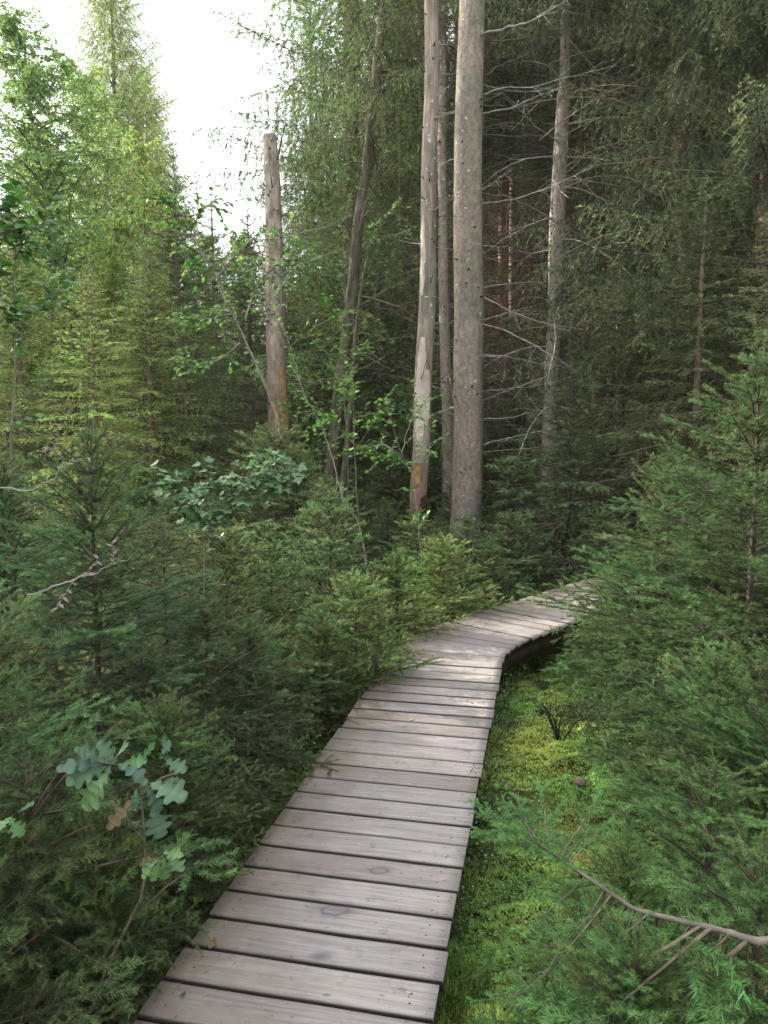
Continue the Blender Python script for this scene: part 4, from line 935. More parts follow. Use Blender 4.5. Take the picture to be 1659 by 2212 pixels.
def twiggy(name, label, cat, paths, Y, mat_tw, leafm, shape, leafL, leafW, nleaf, seed, r0=.008, group=None, dy=.3, col=(1, 1, 1), twl=(.12, .35), ntw=8, facing=(0, -.25, 1), tw_up=.15, leafpart='leaves', base=None):
    """a leafy woody plant: stems follow picture points at distance Y, with short leaf-bearing twigs"""
    rng = np.random.default_rng(seed)
    P0 = on_y(paths[0][0][0], paths[0][0][1], Y); bz = float(gz(P0[0], P0[1])); o0 = np.array((P0[0], Y, bz)) if base is None else np.array(base, float)
    t = thing(name, tuple(o0), label, cat, group); g = Geo(); lg = Geo(); pos = []; dr = []
    for kk, path in enumerate(paths):
        n = len(path); off = rng.uniform(-dy, dy) if kk else 0
        pts = np.array([on_y(px, py, Y + off * k / max(n - 1, 1)) for k, (px, py) in enumerate(path)])
        if kk == 0 and pts[0][2] > bz + .05 and base is None: pts = np.vstack([np.array((P0[0], Y, bz - .05)), pts])
        tt = np.linspace(0, len(pts) - 1, (len(pts) - 1) * 5 + 1); Q = np.stack([np.interp(tt, np.arange(len(pts)), pts[:, j]) for j in range(3)], 1)
        Q[1:-1] = (Q[:-2] + 2 * Q[1:-1] + Q[2:]) / 4; Q[1:-1] += rng.normal(0, .004, Q[1:-1].shape)
        sc = 1 if kk == 0 else .55; tube(g, Q - o0, r0 * sc * np.linspace(1, .22, len(Q)), 6, cap=False)
        for j in range(ntw):
            i = rng.integers(int(len(Q) * (.35 if kk == 0 else .15)), len(Q)); b = Q[i] - o0; ax = nrm(Q[min(i + 1, len(Q) - 1)] - Q[max(i - 1, 0)])
            q = nrm(ax * .6 + rng.normal(0, .6, 3) * np.array((1, 1, .6)) + np.array((0, 0, tw_up))); l = rng.uniform(*twl); m = b; tp = [b]
            for s in range(4): q = nrm(q + rng.normal(0, .12, 3) + np.array((0, 0, -.06))); m = m + q * l / 4; tp.append(m)
            tube(g, tp, r0 * .3 * np.linspace(1, .4, 5), 3, cap=False); tp = np.array(tp)
            for a in range(nleaf):
                u = (a + .6) / nleaf * 4; ii = min(int(u), 3); p = tp[ii] + (tp[ii + 1] - tp[ii]) * (u - ii); sx = nrm(np.cross(q, (0, 0, 1.))) * (1 if a % 2 else -1)
                pos.append(p); dr.append(nrm(q * .7 + sx * .8 + rng.normal(0, .25, 3) + np.array((0, 0, -.15))))
    if pos:
        pos = np.array(pos); nv = np.array(facing, float) + rng.normal(0, .35, pos.shape)
        leaf_cards(lg, rng, pos, dr, nv, leafL * rng.uniform(.7, 1.15, len(pos)), leafW * rng.uniform(.8, 1.1, len(pos)), shape)
        link(leafpart, to_mesh(leafpart, lg.cat(), [leafm]), t, color=col)
    link('stem', to_mesh('stem', g.cat(), [mat_tw], True), t)
    return t
# bent grey sapling left of the snag
twiggy('sapling', 'thin bent grey sapling crossing in front of the snag base', 'sapling', [[(608, 935), (595, 880), (560, 800), (520, 715), (490, 655), (470, 600), (440, 555), (415, 510), (402, 470), (398, 430)],
    [(530, 690), (545, 640), (570, 600), (600, 570)], [(500, 680), (450, 690), (400, 692)], [(520, 740), (480, 775), (430, 790), (380, 770)], [(440, 555), (420, 540), (405, 560)], [(470, 600), (500, 560), (540, 520), (590, 505)], [(410, 500), (440, 450), (480, 440)], [(402, 470), (360, 440), (330, 430)]], 9.6,
    GREYTW, BROADL, 'ovate', .085, .06, 6, 5, .022, ntw=16, twl=(.2, .55), col=(1.0, 1.15, .9))
# rowan-like sapling in front of the dying trunk
twiggy('sapling', 'leafy sapling with forked thin stem before the dying trunk', 'sapling', [[(800, 1270), (790, 1200), (775, 1130), (738, 1075), (725, 1010), (700, 930), (668, 870), (650, 835), (640, 790), (620, 730), (590, 640)],
    [(912, 1230), (905, 1140), (898, 1070), (890, 1020), (868, 980), (850, 930), (838, 880), (830, 860)], [(868, 980), (880, 930), (893, 890), (905, 880)], [(890, 1020), (905, 990), (925, 960), (925, 900)], [(868, 985), (830, 960), (790, 965)], [(880, 1005), (845, 985), (815, 985)]], 7.6,
    GREYTW, BROADL, 'ovate', .050, .030, 9, 6, .009, ntw=9, twl=(.12, .4), col=(.85, 1.05, 1.0))
for px, py0, Y, lab, sd_, col in ((735, 640, 10.5, 'bright-leaved sapling before the mossy trunk', 15, (1.1, 1.2, .8)), (760, 800, 9.5, 'low bright-leaved bush below the mossy trunk', 16, (1.0, 1.2, .85)), (640, 860, 10.8, 'bright green leafy bush right of the snag base', 17, (1.05, 1.2, .8))):
    twiggy('sapling', lab, 'sapling', [[(px + 15, py0 + 330), (px + 5, py0 + 160), (px, py0)], [(px + 6, py0 + 180), (px + 40, py0 + 120), (px + 60, py0 + 100)], [(px + 6, py0 + 160), (px - 40, py0 + 110), (px - 70, py0 + 90)], [(px, py0 + 60), (px - 30, py0 + 20)]], Y,
        GREYTW, BROADL, 'ovate', .075, .05, 7, sd_, .010, ntw=12, twl=(.15, .45), col=col)
# maple-like shrub behind the left foreground
twiggy('shrub', 'pale-leaved shrub with lobed leaves between the left young spruces', 'shrub', [[(440, 1210), (455, 1120), (470, 1050)], [(450, 1150), (400, 1080), (360, 1040)], [(455, 1110), (520, 1060), (580, 1030), (640, 1000)], [(455, 1100), (540, 1075), (600, 1060)], [(450, 1130), (500, 1090), (540, 1030)], [(450, 1160), (420, 1110), (410, 1060)], [(520, 1060), (560, 1010), (600, 985)]], 4.9,
    GREYTW, OAKL, 'maple', .062, .062, 6, 7, .006, ntw=12, twl=(.08, .22), col=(.80, .92, .66))
twiggy('shrub', 'dark broad-leaved bush at the left edge above the spruces', 'shrub', [[(20, 1000), (35, 800), (30, 600), (40, 470)], [(30, 560), (60, 510), (100, 480)], [(30, 620), (-10, 560), (-20, 480)], [(34, 760), (70, 690), (100, 650)], [(34, 780), (-10, 700), (-20, 650)], [(30, 540), (10, 480), (-10, 450)]], 4.8,
    GREYTW, BROADL, 'ovate', .075, .05, 6, 8, .009, ntw=12, twl=(.12, .30), col=(.6, .8, .75))
twiggy('dry_twig', 'pale bare twig arching with withered leaves over the left spruces', 'twig', [[(60, 1285), (130, 1265), (200, 1240), (250, 1215), (290, 1205)]], 3.1, LICH, plain('withered_leaf', (.12, .085, .065), .9, (.26, .21, .18), 30), 'ovate', .036, .014, 8, 9, .004, ntw=5, twl=(.08, .16), tw_up=-.1, base=on_y(60, 1285, 3.1))
twiggy('dry_twig', 'grey withered spray sticking up at the left edge', 'twig', [[(-30, 1050), (60, 1060), (120, 1035), (140, 990), (100, 960)]], 3.4, LICH, plain('withered_leaf', (.12, .085, .065), .9, (.26, .21, .18), 30), 'ovate', .036, .014, 8, 10, .004, ntw=5, twl=(.08, .2), tw_up=.2, base=on_y(-30, 1050, 3.4))

# oak seedling in the left foreground: every leaf placed
def oak_seedling():
    rng = np.random.default_rng(41); Y = 1.95
    b = on_y(150, 2230, Y + .12); bz = float(gz(b[0], b[1])); o0 = np.array((b[0], b[1], bz))
    t = thing('oak_seedling', tuple(o0), 'oak seedling with pale blue-green lobed leaves left of the walk', 'seedling')
    g = Geo(); stem = [(205, 2150), (245, 2060), (280, 1990), (305, 1940), (316, 1880), (312, 1800), (305, 1720), (300, 1665), (280, 1640)]
    P = np.array([on_y(px, py, Y + .1 * (1 - k / 8) ** 2 + .01 * math.sin(k * 2.)) for k, (px, py) in enumerate(stem)]); P = np.vstack([o0 - (0, 0, .04), P])
    tube(g, P - o0, np.linspace(.0045, .002, len(P)), 6)
    for path in ([(305, 1720), (350, 1680), (395, 1665)], [(318, 1880), (350, 1850), (370, 1830)], [(300, 1665), (240, 1650), (190, 1640)], [(325, 1950), (360, 1915), (395, 1890)], [(315, 1830), (270, 1760), (240, 1730)]):
        q = np.array([on_y(px, py, Y - .03 * k) for k, (px, py) in enumerate(path)]); tube(g, q - o0, [.0035, .0025, .0018], 5)
    link('stem', to_mesh('stem', g.cat(), [plain('seedling_bark', (.09, .07, .055), .9, (.2, .17, .14), 30)], True), t)
    # base px, tip px, width factor, colour group
    LV = ((235, 1650, 160, 1610, .5, 0), (235, 1655, 130, 1690, .55, 0), (240, 1650, 210, 1720, .6, 0), (245, 1645, 330, 1690, .62, 0), (250, 1640, 270, 1600, .5, 0), (240, 1660, 165, 1760, .55, 2), (255, 1655, 215, 1600, .5, 0),
          (300, 1650, 330, 1600, .5, 2), (355, 1640, 405, 1665, .6, 0), (350, 1630, 365, 1600, .8, 0), (320, 1690, 405, 1720, .6, 0), (315, 1700, 355, 1760, .6, 0), (330, 1740, 350, 1815, .8, 1), (295, 1700, 290, 1750, .6, 0), (290, 1720, 225, 1800, .35, 3),
          (262, 1650, 320, 1640, .5, 2), (235, 1648, 110, 1655, .35, 0), (345, 1850, 300, 1900, .62, 2), (350, 1845, 365, 1905, .6, 2), (355, 1845, 400, 1880, .6, 2), (350, 1840, 395, 1845, .5, 2), (348, 1848, 330, 1912, .6, 2), (345, 1850, 292, 1870, .4, 3), (30, 1760, -20, 1800, .8, 2), (40, 1755, 70, 1730, .8, 2), (20, 1765, 50, 1810, .8, 2))
    COLS = {0: (.62, .76, .74), 1: (.52, .64, .55), 2: (.70, .88, .50), 3: (.8, .45, .3)}
    for k, (x0, y0, x1, y1, wf, c) in enumerate(LV):
        ya = Y - .05 + rng.uniform(-.03, .03); a = on_y(x0, y0, ya); e = on_y(x1, y1, ya - rng.uniform(.0, .07)); d = e - a; l = float(np.linalg.norm(d)) * .90
        lg = Geo(); leaf_cards(lg, rng, [a - o0], [d], [np.array((rng.normal(0, .5), -.6 + rng.normal(0, .3), .8))], max(l, .05), max(l, .05) * wf * 1.15, 'oak')
        link('leaf', to_mesh('oak_leaf', lg.cat(), [OAKL]), t, color=COLS[c])
oak_seedling()

# ================================================================ LOW PLANTS, MOSS, LITTER
def bilberry_proto(seed, h=.22, n=9, leaf=.013, lv=14, spread=.5):
    rng = np.random.default_rng(seed); g = Geo(); lg = Geo(); pos = []; dr = []
    for k in range(n):
        az = rng.uniform(0, 2 * PI); d = nrm(np.array((math.cos(az) * spread, math.sin(az) * spread, 1.))); p = np.array((rng.normal(0, .02), rng.normal(0, .02), -.01)); pts = [p]; L = h * rng.uniform(.6, 1.15)
        for j in range(5): d = nrm(d + rng.normal(0, .18, 3)); p = p + d * L / 5; pts.append(p)
        tube(g, pts, np.linspace(.0018, .0007, 6), 3, cap=False)
        for j in range(4):
            i = rng.integers(2, 6); q = nrm(rng.normal(0, 1, 3) + np.array((0, 0, .8))); tp = [pts[i], pts[i] + q * L * .18, pts[i] + q * L * .34]; tube(g, tp, [.001, .0008, .0005], 3, cap=False)
            for s in range(lv // 3): pos.append(tp[0] + q * L * .34 * (s + .5) / (lv // 3)); dr.append(rng.normal(0, 1, 3) + q)
    leaf_cards(lg, rng, pos, dr, rng.normal(0, .6, (len(pos), 3)) + np.array((0, 0, 1)), leaf * rng.uniform(.6, 1.2, len(pos)), leaf * .62, 'tiny')
    return dict(stems=to_mesh('bilberry_stems', g.cat(), [plain('bilberry_stem', (.05, .045, .025), .9, (.10, .12, .05))]), leaves=to_mesh('bilberry_leaves', lg.cat(), [BILB]))
BB = [bilberry_proto(s, h, n, lf) for s, h, n, lf in ((1, .20, 10, .013), (2, .26, 12, .014), (3, .16, 9, .012))]
def low_plant(d, x, y, s, lab, group, col, name='bilberry_bush', cat='bush'):
    t = thing(name, (x, y, float(gz(x, y))), lab, cat, group, rnd.uniform(0, 6.28)); t.scale = (s,) * 3
    link('stems', d['stems'], t); link('leaves', d['leaves'], t, color=col); return t
def gpos(px, py): p = on_z(px, py, .02); return p[0], p[1]
for px, py, s, k in [(1075, 1580, 1.3, 0), (1055, 1630, 1.2, 1), (1050, 1700, 1, 2), (1030, 1800, 1.2, 0), (1035, 1850, 1, 1), (1015, 1900, 1.2, 2), (1045, 1750, .9, 1), (1000, 1985, 1.0, 2), (1010, 2040, 1, 0),
                     (700, 1580, 1.2, 1), (660, 1620, 1.1, 0), (690, 1530, 1.1, 2), (620, 1660, 1.2, 1), (740, 1500, 1, 0), (640, 1560, 1.2, 1), (590, 1720, 1.1, 0), (1085, 1530, .9, 1), (1105, 1490, 1.0, 2)]:
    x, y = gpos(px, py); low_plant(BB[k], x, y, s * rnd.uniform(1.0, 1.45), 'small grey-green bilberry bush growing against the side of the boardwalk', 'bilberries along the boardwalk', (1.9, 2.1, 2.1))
for px, py, s, k in [(1280, 1620, 1.5, 1), (1330, 1660, 1.6, 0), (1300, 1560, 1.4, 2), (1370, 1700, 1.6, 1), (1350, 1600, 1.5, 0), (1250, 1540, 1.2, 1), (1410, 1740, 1.5, 2), (1310, 1500, 1.3, 0)]:
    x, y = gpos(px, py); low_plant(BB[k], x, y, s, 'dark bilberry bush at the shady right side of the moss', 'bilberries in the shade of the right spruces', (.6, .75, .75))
x, y = gpos(1212, 1612); g = Geo(); rng = np.random.default_rng(8)
t = thing('bilberry_bush', (x, y, float(gz(x, y))), 'tallest bilberry bush with black bare twisted stems on the moss', 'bush')
lg = Geo(); pos = []; dr = []
for k in range(9):
    p = np.array((rng.normal(0, .015), rng.normal(0, .015), -.02)); az = rng.uniform(0, 2 * PI); d = nrm(np.array((math.cos(az) * .15, math.sin(az) * .15, 1))); pts = [p]
    for j in range(9):
        d = nrm(d + rng.normal(0, .16, 3) + np.array((math.cos(az), math.sin(az), 0)) * .13 * (j > 3)); p = p + d * .045; pts.append(p)
    tube(g, pts, np.linspace(.0055, .001, 10), 5, cap=False)
    for j in range(6):
        i = rng.integers(4, 10); q = nrm(rng.normal(0, 1, 3) + np.array((0, 0, .7))); tube(g, [pts[i], pts[i] + q * .09], [.0015, .0007], 3, cap=False)
        for s in range(5): pos.append(pts[i] + q * .02 * (s + .5)); dr.append(rng.normal(0, 1, 3))
leaf_cards(lg, rng, pos, dr, rng.normal(0, .6, (len(pos), 3)) + np.array((0, 0, 1)), .014, .009, 'tiny')
link('stems', to_mesh('stems', g.cat(), [plain('black_stem', (.012, .011, .010), .9, (.05, .045, .035))]), t); link('leaves', to_mesh('leaves', lg.cat(), [BILB]), t, color=(.9, 1.2, .8))

def grass():
    rng = np.random.default_rng(12); g = Geo()
    spots = [(965, 2120, 40), (990, 2180, 50), (975, 2200, 40), (1000, 2150, 30), (1020, 2190, 26), (985, 2090, 20), (1010, 2060, 12), (940, 2205, 22), (1060, 2130, 12), (1000, 1950, 12), (1030, 1890, 10), (1150, 1480, 14), (1240, 1540, 12), (1120, 1600, 10), (1200, 1700, 12), (1090, 1850, 10), (1130, 2100, 12), (1060, 2000, 14), (745, 1560, 14), (700, 1600, 14), (640, 1700, 12), (1040, 2160, 16), (760, 1480, 10)]
    for px, py, n in spots:
        x0, y0 = gpos(px, py)
        for k in range(n):
            x, y = x0 + rng.normal(0, .05), y0 + rng.normal(0, .05); z = float(gz(x, y)); az = rng.uniform(0, 2 * PI); h = rng.uniform(.06, .17) * (1.35 if py > 2100 else 1); b = rng.uniform(.3, 1.1); w_ = rng.uniform(.0012, .0030)
            sdv = np.array((-math.sin(az), math.cos(az), 0)) * w_; V = []
            for j in range(5):
                u = j / 4; c = np.array((x + math.cos(az) * h * b * u * u * .7, y + math.sin(az) * h * b * u * u * .7, z + h * (u - .3 * b * u * u))); V += [c - sdv * (1 - u * .9), c + sdv * (1 - u * .9)]
            Fc = []
            for j in range(4): a = j * 2; Fc += [(a, a + 1, a + 3), (a, a + 3, a + 2)]
            g.add(V, Fc, (rng.random(), rng.random(), rng.random()))
    tag(link('grass', to_mesh('grass', g.cat(), [GRASS])), 'scattered green grass blades along the boardwalk', 'grass', kind='stuff')
grass()
def moss():
    rng = np.random.default_rng(13); n = 330000
    # right of the walk, plus the strip at its left side
    s = rng.uniform(-4.6, 1.4, n); c0 = np.array((.435, 5.30)); d0 = np.array((math.sin(R(12)), math.cos(R(12)))); nr = np.array((d0[1], -d0[0]))
    q = rng.random(n); off = np.where(q < .86, .34 + 1.65 * rng.random(n), -.34 - .85 * rng.random(n) ** 1.3)
    x = c0[0] + d0[0] * s + nr[0] * off; y = c0[1] + d0[1] * s + nr[1] * off
    dens = vnoise(x * 1.6, y * 1.6, 21) * .6 + vnoise(x * 6, y * 6, 22) * .4 + .12
    keep = (rng.random(n) < np.clip((dens - .28) * 4, .05, 1)) & (y > 1.6); x = x[keep]; y = y[keep]; dens = dens[keep]; n = len(x)
    base = gz(x, y); near = np.hypot(x - 1, y - 4) < 6
    base = base + near * (.035 * (vnoise(x * 9, y * 9, 5) - .5) + .015 * (vnoise(x * 23, y * 23, 6) - .5))
    lump = .06 * vnoise(x * 9, y * 9, 23) ** 1.5 + .025 * vnoise(x * 26, y * 26, 24)
    az = rng.uniform(0, 2 * PI, n); el = rng.uniform(.1, 1.35, n); L = rng.uniform(.007, .017, n); wd = rng.uniform(.0018, .0036, n)
    P = np.stack([x, y, base + lump - .004], 1); d = np.stack([np.cos(az) * np.cos(el), np.sin(az) * np.cos(el), np.sin(el)], 1); sv = np.stack([-np.sin(az), np.cos(az), 0 * az], 1)
    V = np.stack([P - sv * wd[:, None], P + sv * wd[:, None], P + d * L[:, None] + sv * wd[:, None] * .2], 1)
    V2 = V + np.stack([np.cos(az * 3), np.sin(az * 3), 0 * az], 1)[:, None, :] * .005
    tone = np.clip(vnoise(x * 2.2, y * 2.2, 31) * 1.1 + .35 * (vnoise(x * 9, y * 9, 32) - .5) + rng.normal(0, .12, n) - .05, 0, 1)
    C = np.stack([tone, rng.random(n) * .7 + .15, np.clip(.65 + (vnoise(x * 3.3, y * 3.3, 33) - .5) * 1.5, 0, 1)], 1)
    g = Geo(); F0 = np.arange(n * 3).reshape(-1, 3); g.add(V.reshape(-1, 3), F0, np.repeat(C, 3, 0)); g.add(V2.reshape(-1, 3), F0, np.repeat(C, 3, 0))
    tag(link('moss', to_mesh('moss', g.cat(), [MOSS])), 'thick yellow-green moss beside the boardwalk', 'moss', kind='stuff')
moss()
def litter():
    rng = np.random.default_rng(14); g = Geo()
    for k in range(1500):
        x = rng.uniform(-3.2, 3.4); y = rng.uniform(1.4, 9)
        if walk_dist(x, y) < .42: continue
        z = float(gz(x, y)) + .012; az = rng.uniform(0, 2 * PI); L = rng.uniform(.05, .28); e = rng.normal(.05, .15)
        d = np.array((math.cos(az), math.sin(az), e)); p = np.array((x, y, z)); m = p + d * L * .5 + rng.normal(0, .012, 3); r = rng.uniform(.0008, .0026)
        tube(g, [p, m, p + d * L], [r, r * .8, r * .4], 3, cap=False)
    tag(link('forest_litter', to_mesh('forest_litter', g.cat(), [DEADTWIG])), 'dry fallen twigs strewn over the forest floor', 'litter', kind='stuff')
litter()
# small things on the moss and on the planks
x, y = gpos(1250, 1712); g = Geo(); rng = np.random.default_rng(4); zz = float(gz(x, y))
t = thing('mushroom', (x, y, zz), 'small brown mushroom on the bright moss', 'mushroom')
tube(g, [(0, 0, -.02), (.003, 0, .03), (.006, 0, .055)], [.007, .006, .006], 8); link('stem', to_mesh('stem', g.cat(), [plain('mushroom_stem', (.16, .10, .08), .8, (.25, .18, .15))], True), t)
g = Geo(); a = np.linspace(0, 2 * PI, 18, endpoint=False); rings = [(.004, .078), (.018, .074), (.030, .064), (.036, .055), (.033, .051), (.008, .055)]
V = [(math.cos(b) * r * (1 + .08 * math.sin(3 * b)) + .006, math.sin(b) * r, h + .004 * math.sin(2 * b + 1) * (r / .036)) for r, h in rings for b in a]; Fc = []
for i in range(len(rings) - 1):
    for j in range(18): k = (j + 1) % 18; Fc += [(i * 18 + j, i * 18 + k, i * 18 + 18 + k), (i * 18 + j, i * 18 + 18 + k, i * 18 + 18 + j)]
V.append((.006, 0, .079)); Fc += [(j, len(V) - 1, (j + 1) % 18) for j in range(18)]
g.add(V, Fc, (0, .5, 0)); link('cap', to_mesh('cap', g.cat(), [plain('mushroom_cap', (.12, .075, .065), .7, (.24, .17, .15), 40)], True), t)
for px, py, L, az, lab in ((1210, 1337, .05, .4, 'dry brown leaf on the far planks'), (885, 1556, .035, 1.0, 'tiny yellow leaf in the middle of the planks'), (1022, 1520, .03, 2.0, 'small curled leaf near the right plank edge'), (820, 1402, .03, .2, 'withered leaf at the left plank edge'), (452, 2050, .05, 1.4, 'reddish-brown leaf lying at the lower left plank edge')):
    p = on_z(px, py, DECK + .004); lg = Geo(); leaf_cards(lg, rng, [(0, 0, 0)], [(math.cos(az), math.sin(az), .12)], [(0.1, .1, 1)], L, L * .55, 'ovate', curl=.1)
    o = link('dry_leaf', to_mesh('dry_leaf', lg.cat(), [plain('dry_leaf', (.10, .045, .03) if 'yellow' not in lab else (.35, .28, .06), .8, (.2, .12, .06) if 'yellow' not in lab else (.45, .36, .1), 60)]), loc=tuple(p)); tag(o, lab, 'leaf', 'fallen leaves on the planks')
for px, py, px2, py2, lab in ((745, 1585 - 33, 775, 1563, 'short dark twig lying on the left plank ends'),):
    a_ = on_z(px, py, DECK + .006); b_ = on_z(px2, py2, DECK + .006); g = Geo(); m_ = (a_ + b_) / 2 + np.array((0, .006, .004)); tube(g, [a_ - a_, m_ - a_, b_ - a_], [.003, .0025, .0015], 5)
    tag(link('fallen_twig', to_mesh('fallen_twig', g.cat(), [DARKB]), loc=tuple(a_)), lab, 'twig')

def plank_debris():
    rng = np.random.default_rng(61); g = Geo(); d0 = np.array((math.sin(R(12)), math.cos(R(12)))); nr = np.array((d0[1], -d0[0]))
    for k in range(900):
        s_ = rng.uniform(-4.2, -.1); e = rng.random(); off = (-1 if rng.random() < .65 else 1) * (.385 - .75 * e * e * rng.random()); p = np.array((.435, 5.30)) + d0 * s_ + nr * off
        az = rng.uniform(0, 2 * PI); L = rng.uniform(.006, .016); r = rng.uniform(.0005, .0010); a = np.array((p[0], p[1], DECK + .004)); d = np.array((math.cos(az), math.sin(az), rng.uniform(-.05, .15)))
        tube(g, [a, a + d * L], [r, r * .5], 3, cap=False)
    tag(link('needle_litter', to_mesh('needle_litter', g.cat(), [plain('brown_needle', (.05, .03, .018), .9, (.14, .09, .05), 80)])), 'fallen brown needles and crumbs on the planks', 'litter', kind='stuff')
plank_debris()

# big grey-barked bough of the spruce standing just outside the right edge, hanging over the lower right corner
def corner_bough():
    rng = np.random.default_rng(19); Yb = 1.75
    base = np.array((2.35, 1.35, 0.0)); base[2] = float(gz(base[0], base[1]))
    t = thing('spruce_tree', tuple(base), 'spruce whose long grey bough hangs into the lower right corner', 'tree')
    tg, ax, rf = straight_trunk(9.0, .10, 5, 16, .01); link('trunk', to_mesh('trunk', tg.cat(), [BARKF], True), t)
    cg = crown(rng, BIGB, 9.0, 3.4, 1.3, .45, 5, -10, 30, axis=ax); link('crown', to_mesh('crown', cg.cat(), [NEEDLE, TWIG]), t)
    path = [(1659, 2040, 1.55), (1560, 2010, 1.62), (1450, 1985, 1.68), (1370, 1965, 1.74), (1290, 1910, 1.8), (1230, 1870, 1.88), (1180, 1835, 1.94), (1130, 1800, 2.0), (1085, 1775, 2.05)]
    P = np.array([on_y(a, b, c) for a, b, c in path]); P = np.vstack([base + np.array((0, 0, 1.3)), (base + np.array((0, 0, 1.3)) + P[0]) / 2 + np.array((0, 0, .05)), P])
    tt = np.linspace(0, len(P) - 1, (len(P) - 1) * 5 + 1); Q = np.stack([np.interp(tt, np.arange(len(P)), P[:, j]) for j in range(3)], 1); Q[1:-1] = (Q[:-2] + Q[1:-1] * 2 + Q[2:]) / 4
    g = Geo(); wood = Geo(); tube(wood, Q - base, np.concatenate([np.linspace(.011, .0065, 18), np.linspace(.0065, .002, len(Q) - 18)]), 8, rough=.4, rng=rng)
    L = [b for b in NEAR]
    for i in range(12, len(Q)):
        u = (i - 12) / (len(Q) - 12); ax_ = nrm(Q[i] - Q[i - 1])
        for sgn in (-1, 1):
            if rng.random() < (.35 if u < .5 else .1): continue
            b = L[rng.integers(4)]; az = math.atan2(ax_[1], ax_[0]) + sgn * R(rng.uniform(25, 85)); l = (.34 * (1 - u) + .07) * rng.uniform(.5, 1.35)
            hang = R(rng.uniform(-85, -35)) if u < .55 else R(rng.uniform(-15, 25))
            if u < .5 and rng.random() < .40:      # bare hanging twigs
                d = np.array((math.cos(az) * math.cos(hang), math.sin(az) * math.cos(hang), math.sin(hang))); p = Q[i] - base; pts = [p]
                for k in range(5): d = nrm(d + rng.normal(0, .22, 3) + np.array((0, 0, -.15))); p = p + d * l * 1.5 / 5; pts.append(p)
                tube(wood, pts, np.linspace(.0022, .0009, 6), 5, cap=False)
                for k in (1, 2, 3, 4):
                    for s2 in (-1, 1):
                        q = nrm(d + np.array((s2 * .8, rng.normal(0, .3), rng.normal(0, .3)))); tube(wood, [pts[k], pts[k] + q * l * rng.uniform(.15, .4)], [.0018, .0007], 3, cap=False)
                        if rng.random() < .6: put(g, b, pts[k] + q * l * .15, math.atan2(q[1], q[0]), math.asin(q[2]), l * .35 / b[4], rng.normal(0, .3), .1, .15)
            else: put(g, b, Q[i] - base, az, hang, l / b[4], rng.normal(0, .3), rng.normal(.05, .08), .08)
    b = L[0]; ax_ = nrm(Q[-1] - Q[-4]); put(g, b, Q[-1] - base, math.atan2(ax_[1], ax_[0]), .1, .12 / b[4], 0, .1, .2)
    br = link('bough', to_mesh('bough_wood', wood.cat(), [plain('bough_bark', (.10, .08, .065), .9, (.24, .20, .165), 18)], True), t)
    tag(link('needles', to_mesh('bough_needles', g.cat(), [NEEDLE, plain('pale_twig', (.11, .08, .055), .9, (.24, .19, .145), 30)]), br, color=(1.0, 1.3, 1.0)))
corner_bough()

# ================================================================ HAZE
def haze():
    m, n, ns, L = mat('thin_haze'); v = N(ns, 'ShaderNodeVolumePrincipled'); v.inputs['Color'].default_value = (.93, .96, .93, 1); v.inputs['Density'].default_value = .0007; v.inputs['Anisotropy'].default_value = .2
    o = N(ns, 'ShaderNodeOutputMaterial'); L.new(v.outputs[0], o.inputs['Volume'])
    V = [(x, y, z) for x in (-270, 270) for y in (-265, 275) for z in (-1.5, 30)]
    Q = ((0, 1, 3, 2), (4, 6, 7, 5), (0, 4, 5, 1), (2, 3, 7, 6), (0, 2, 6, 4), (1, 5, 7, 3)); Fc = [t for q in Q for t in ((q[0], q[1], q[2]), (q[0], q[2], q[3]))]
    g = Geo(); g.add(V, Fc, (0, 0, 0)); tag(link('haze', to_mesh('haze', g.cat(), [m])), 'thin bright haze in the forest air', 'haze', kind='stuff')
haze()

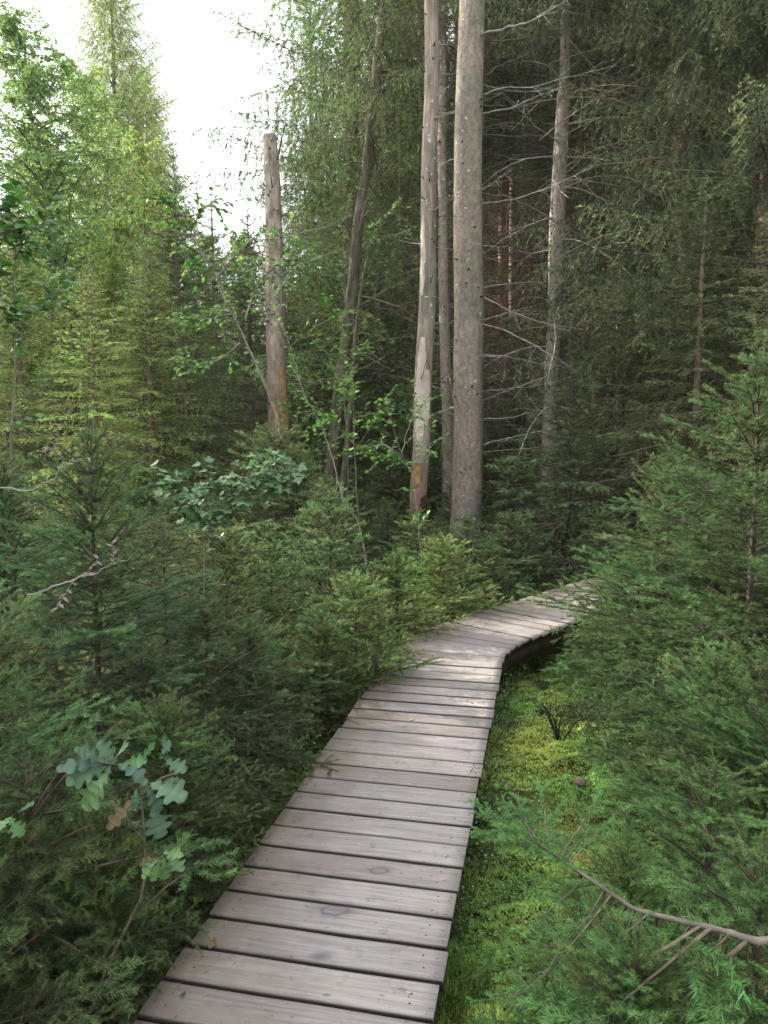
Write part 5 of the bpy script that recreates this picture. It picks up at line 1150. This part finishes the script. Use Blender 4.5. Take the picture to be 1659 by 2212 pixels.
# ---------------------------------------------------------------- labels that tell the many copies apart
ZONES = ((110, 'at the far left edge'), (330, 'below the birches'), (540, 'left of the snag'), (700, 'at the snag'), (860, 'by the mossy trunk'), (985, 'by the dying trunk'), (1100, 'behind the thick trunk'), (1190, 'between thick and blotchy trunks'), (1330, 'right of the blotchy trunk'), (1550, 'in the right thicket'), (9999, 'at the right edge'))
ORD = ('leftmost', 'second from left', 'third from left', 'fourth from left', 'fifth from left', 'sixth from left', 'seventh from left', 'eighth from left', 'ninth from left', 'tenth from left')
def relabel(group, noun, rows, prefix):
    obs = [o for o in COL.objects if o.get('group') == group and o.parent is None]
    buckets = {}
    for o in obs:
        px = 829.5 + o.location.x / o.location.y * F if o.location.y > .3 else 0
        zone = next(z for lim, z in ZONES if px < lim); row = next(r for lim, r in rows if o.location.y < lim)
        c = [k for k in o.children if k.name.startswith(('crown', 'leaves'))]; lum = sum(c[0].color[:3]) / 3 if c else 1
        tone = 'dark' if lum < .75 else ('light green' if lum > 1.15 else 'mid-green') if prefix else ''
        buckets.setdefault((tone, zone, row), []).append((px, o))
    for (tone, zone, row), v in buckets.items():
        v.sort(key=lambda q: q[0])
        for k, (px, o) in enumerate(v):
            pos = '' if len(v) == 1 else ', ' + (ORD[k] if k < len(v) - 1 or k == 0 else 'rightmost')
            o['label'] = ' '.join((f'{tone} {noun} {row} {zone}{pos}').split())
relabel('small spruces of the forest floor', 'small spruce', ((9, 'in the front row'), (12, 'in the second row'), (16, 'in the third row'), (999, 'in the last row')), True)
relabel('slender spruces of the stand behind the bend', 'slender bare-stemmed spruce', ((20, 'near front'), (26, 'half-way deep'), (33, 'deep'), (999, 'deepest')), False)
relabel('spruces at the far side of the wood', 'tall far-off spruce', ((45, 'nearer'), (999, 'farther')), False)
relabel('light spruces far off at left', 'light far-off spruce', ((45, 'nearer'), (999, 'farther')), False)
for grp, noun in (('bilberries along the boardwalk', 'grey-green bilberry bush'), ('bilberries in the shade of the right spruces', 'dark shaded bilberry bush')):
    obs = sorted([o for o in COL.objects if o.get('group') == grp], key=lambda o: o.location.y); L_ = [o for o in obs if (o.location.x - .435) < (o.location.y - 5.3) * .2126]; R_ = [o for o in obs if o not in L_]
    NTH = ('nearest', 'second nearest', 'third nearest', 'fourth nearest', 'fifth nearest', 'sixth nearest', 'seventh nearest', 'eighth nearest', 'ninth nearest', 'tenth nearest', 'eleventh nearest', 'twelfth nearest')
    for side, lst in (('left', L_), ('right', R_)):
        for k, o in enumerate(lst): o['label'] = f'{noun} at the {side} side of the boardwalk, {NTH[k]} one'

obs = [o for o in COL.objects if o.get('group') == 'unseen shade spruces around the viewer']
for side, test in (('left', lambda o: o.location.x < -7), ('right', lambda o: o.location.x > 8), ('rear', lambda o: -7 <= o.location.x <= 8)):
    for k, o in enumerate(sorted([o for o in obs if test(o)], key=lambda o: -o.location.y)): o['label'] = f'tall spruce added for shade outside the picture on the {side}, {ORD[k].split()[0].replace("leftmost", "first")} from the front'
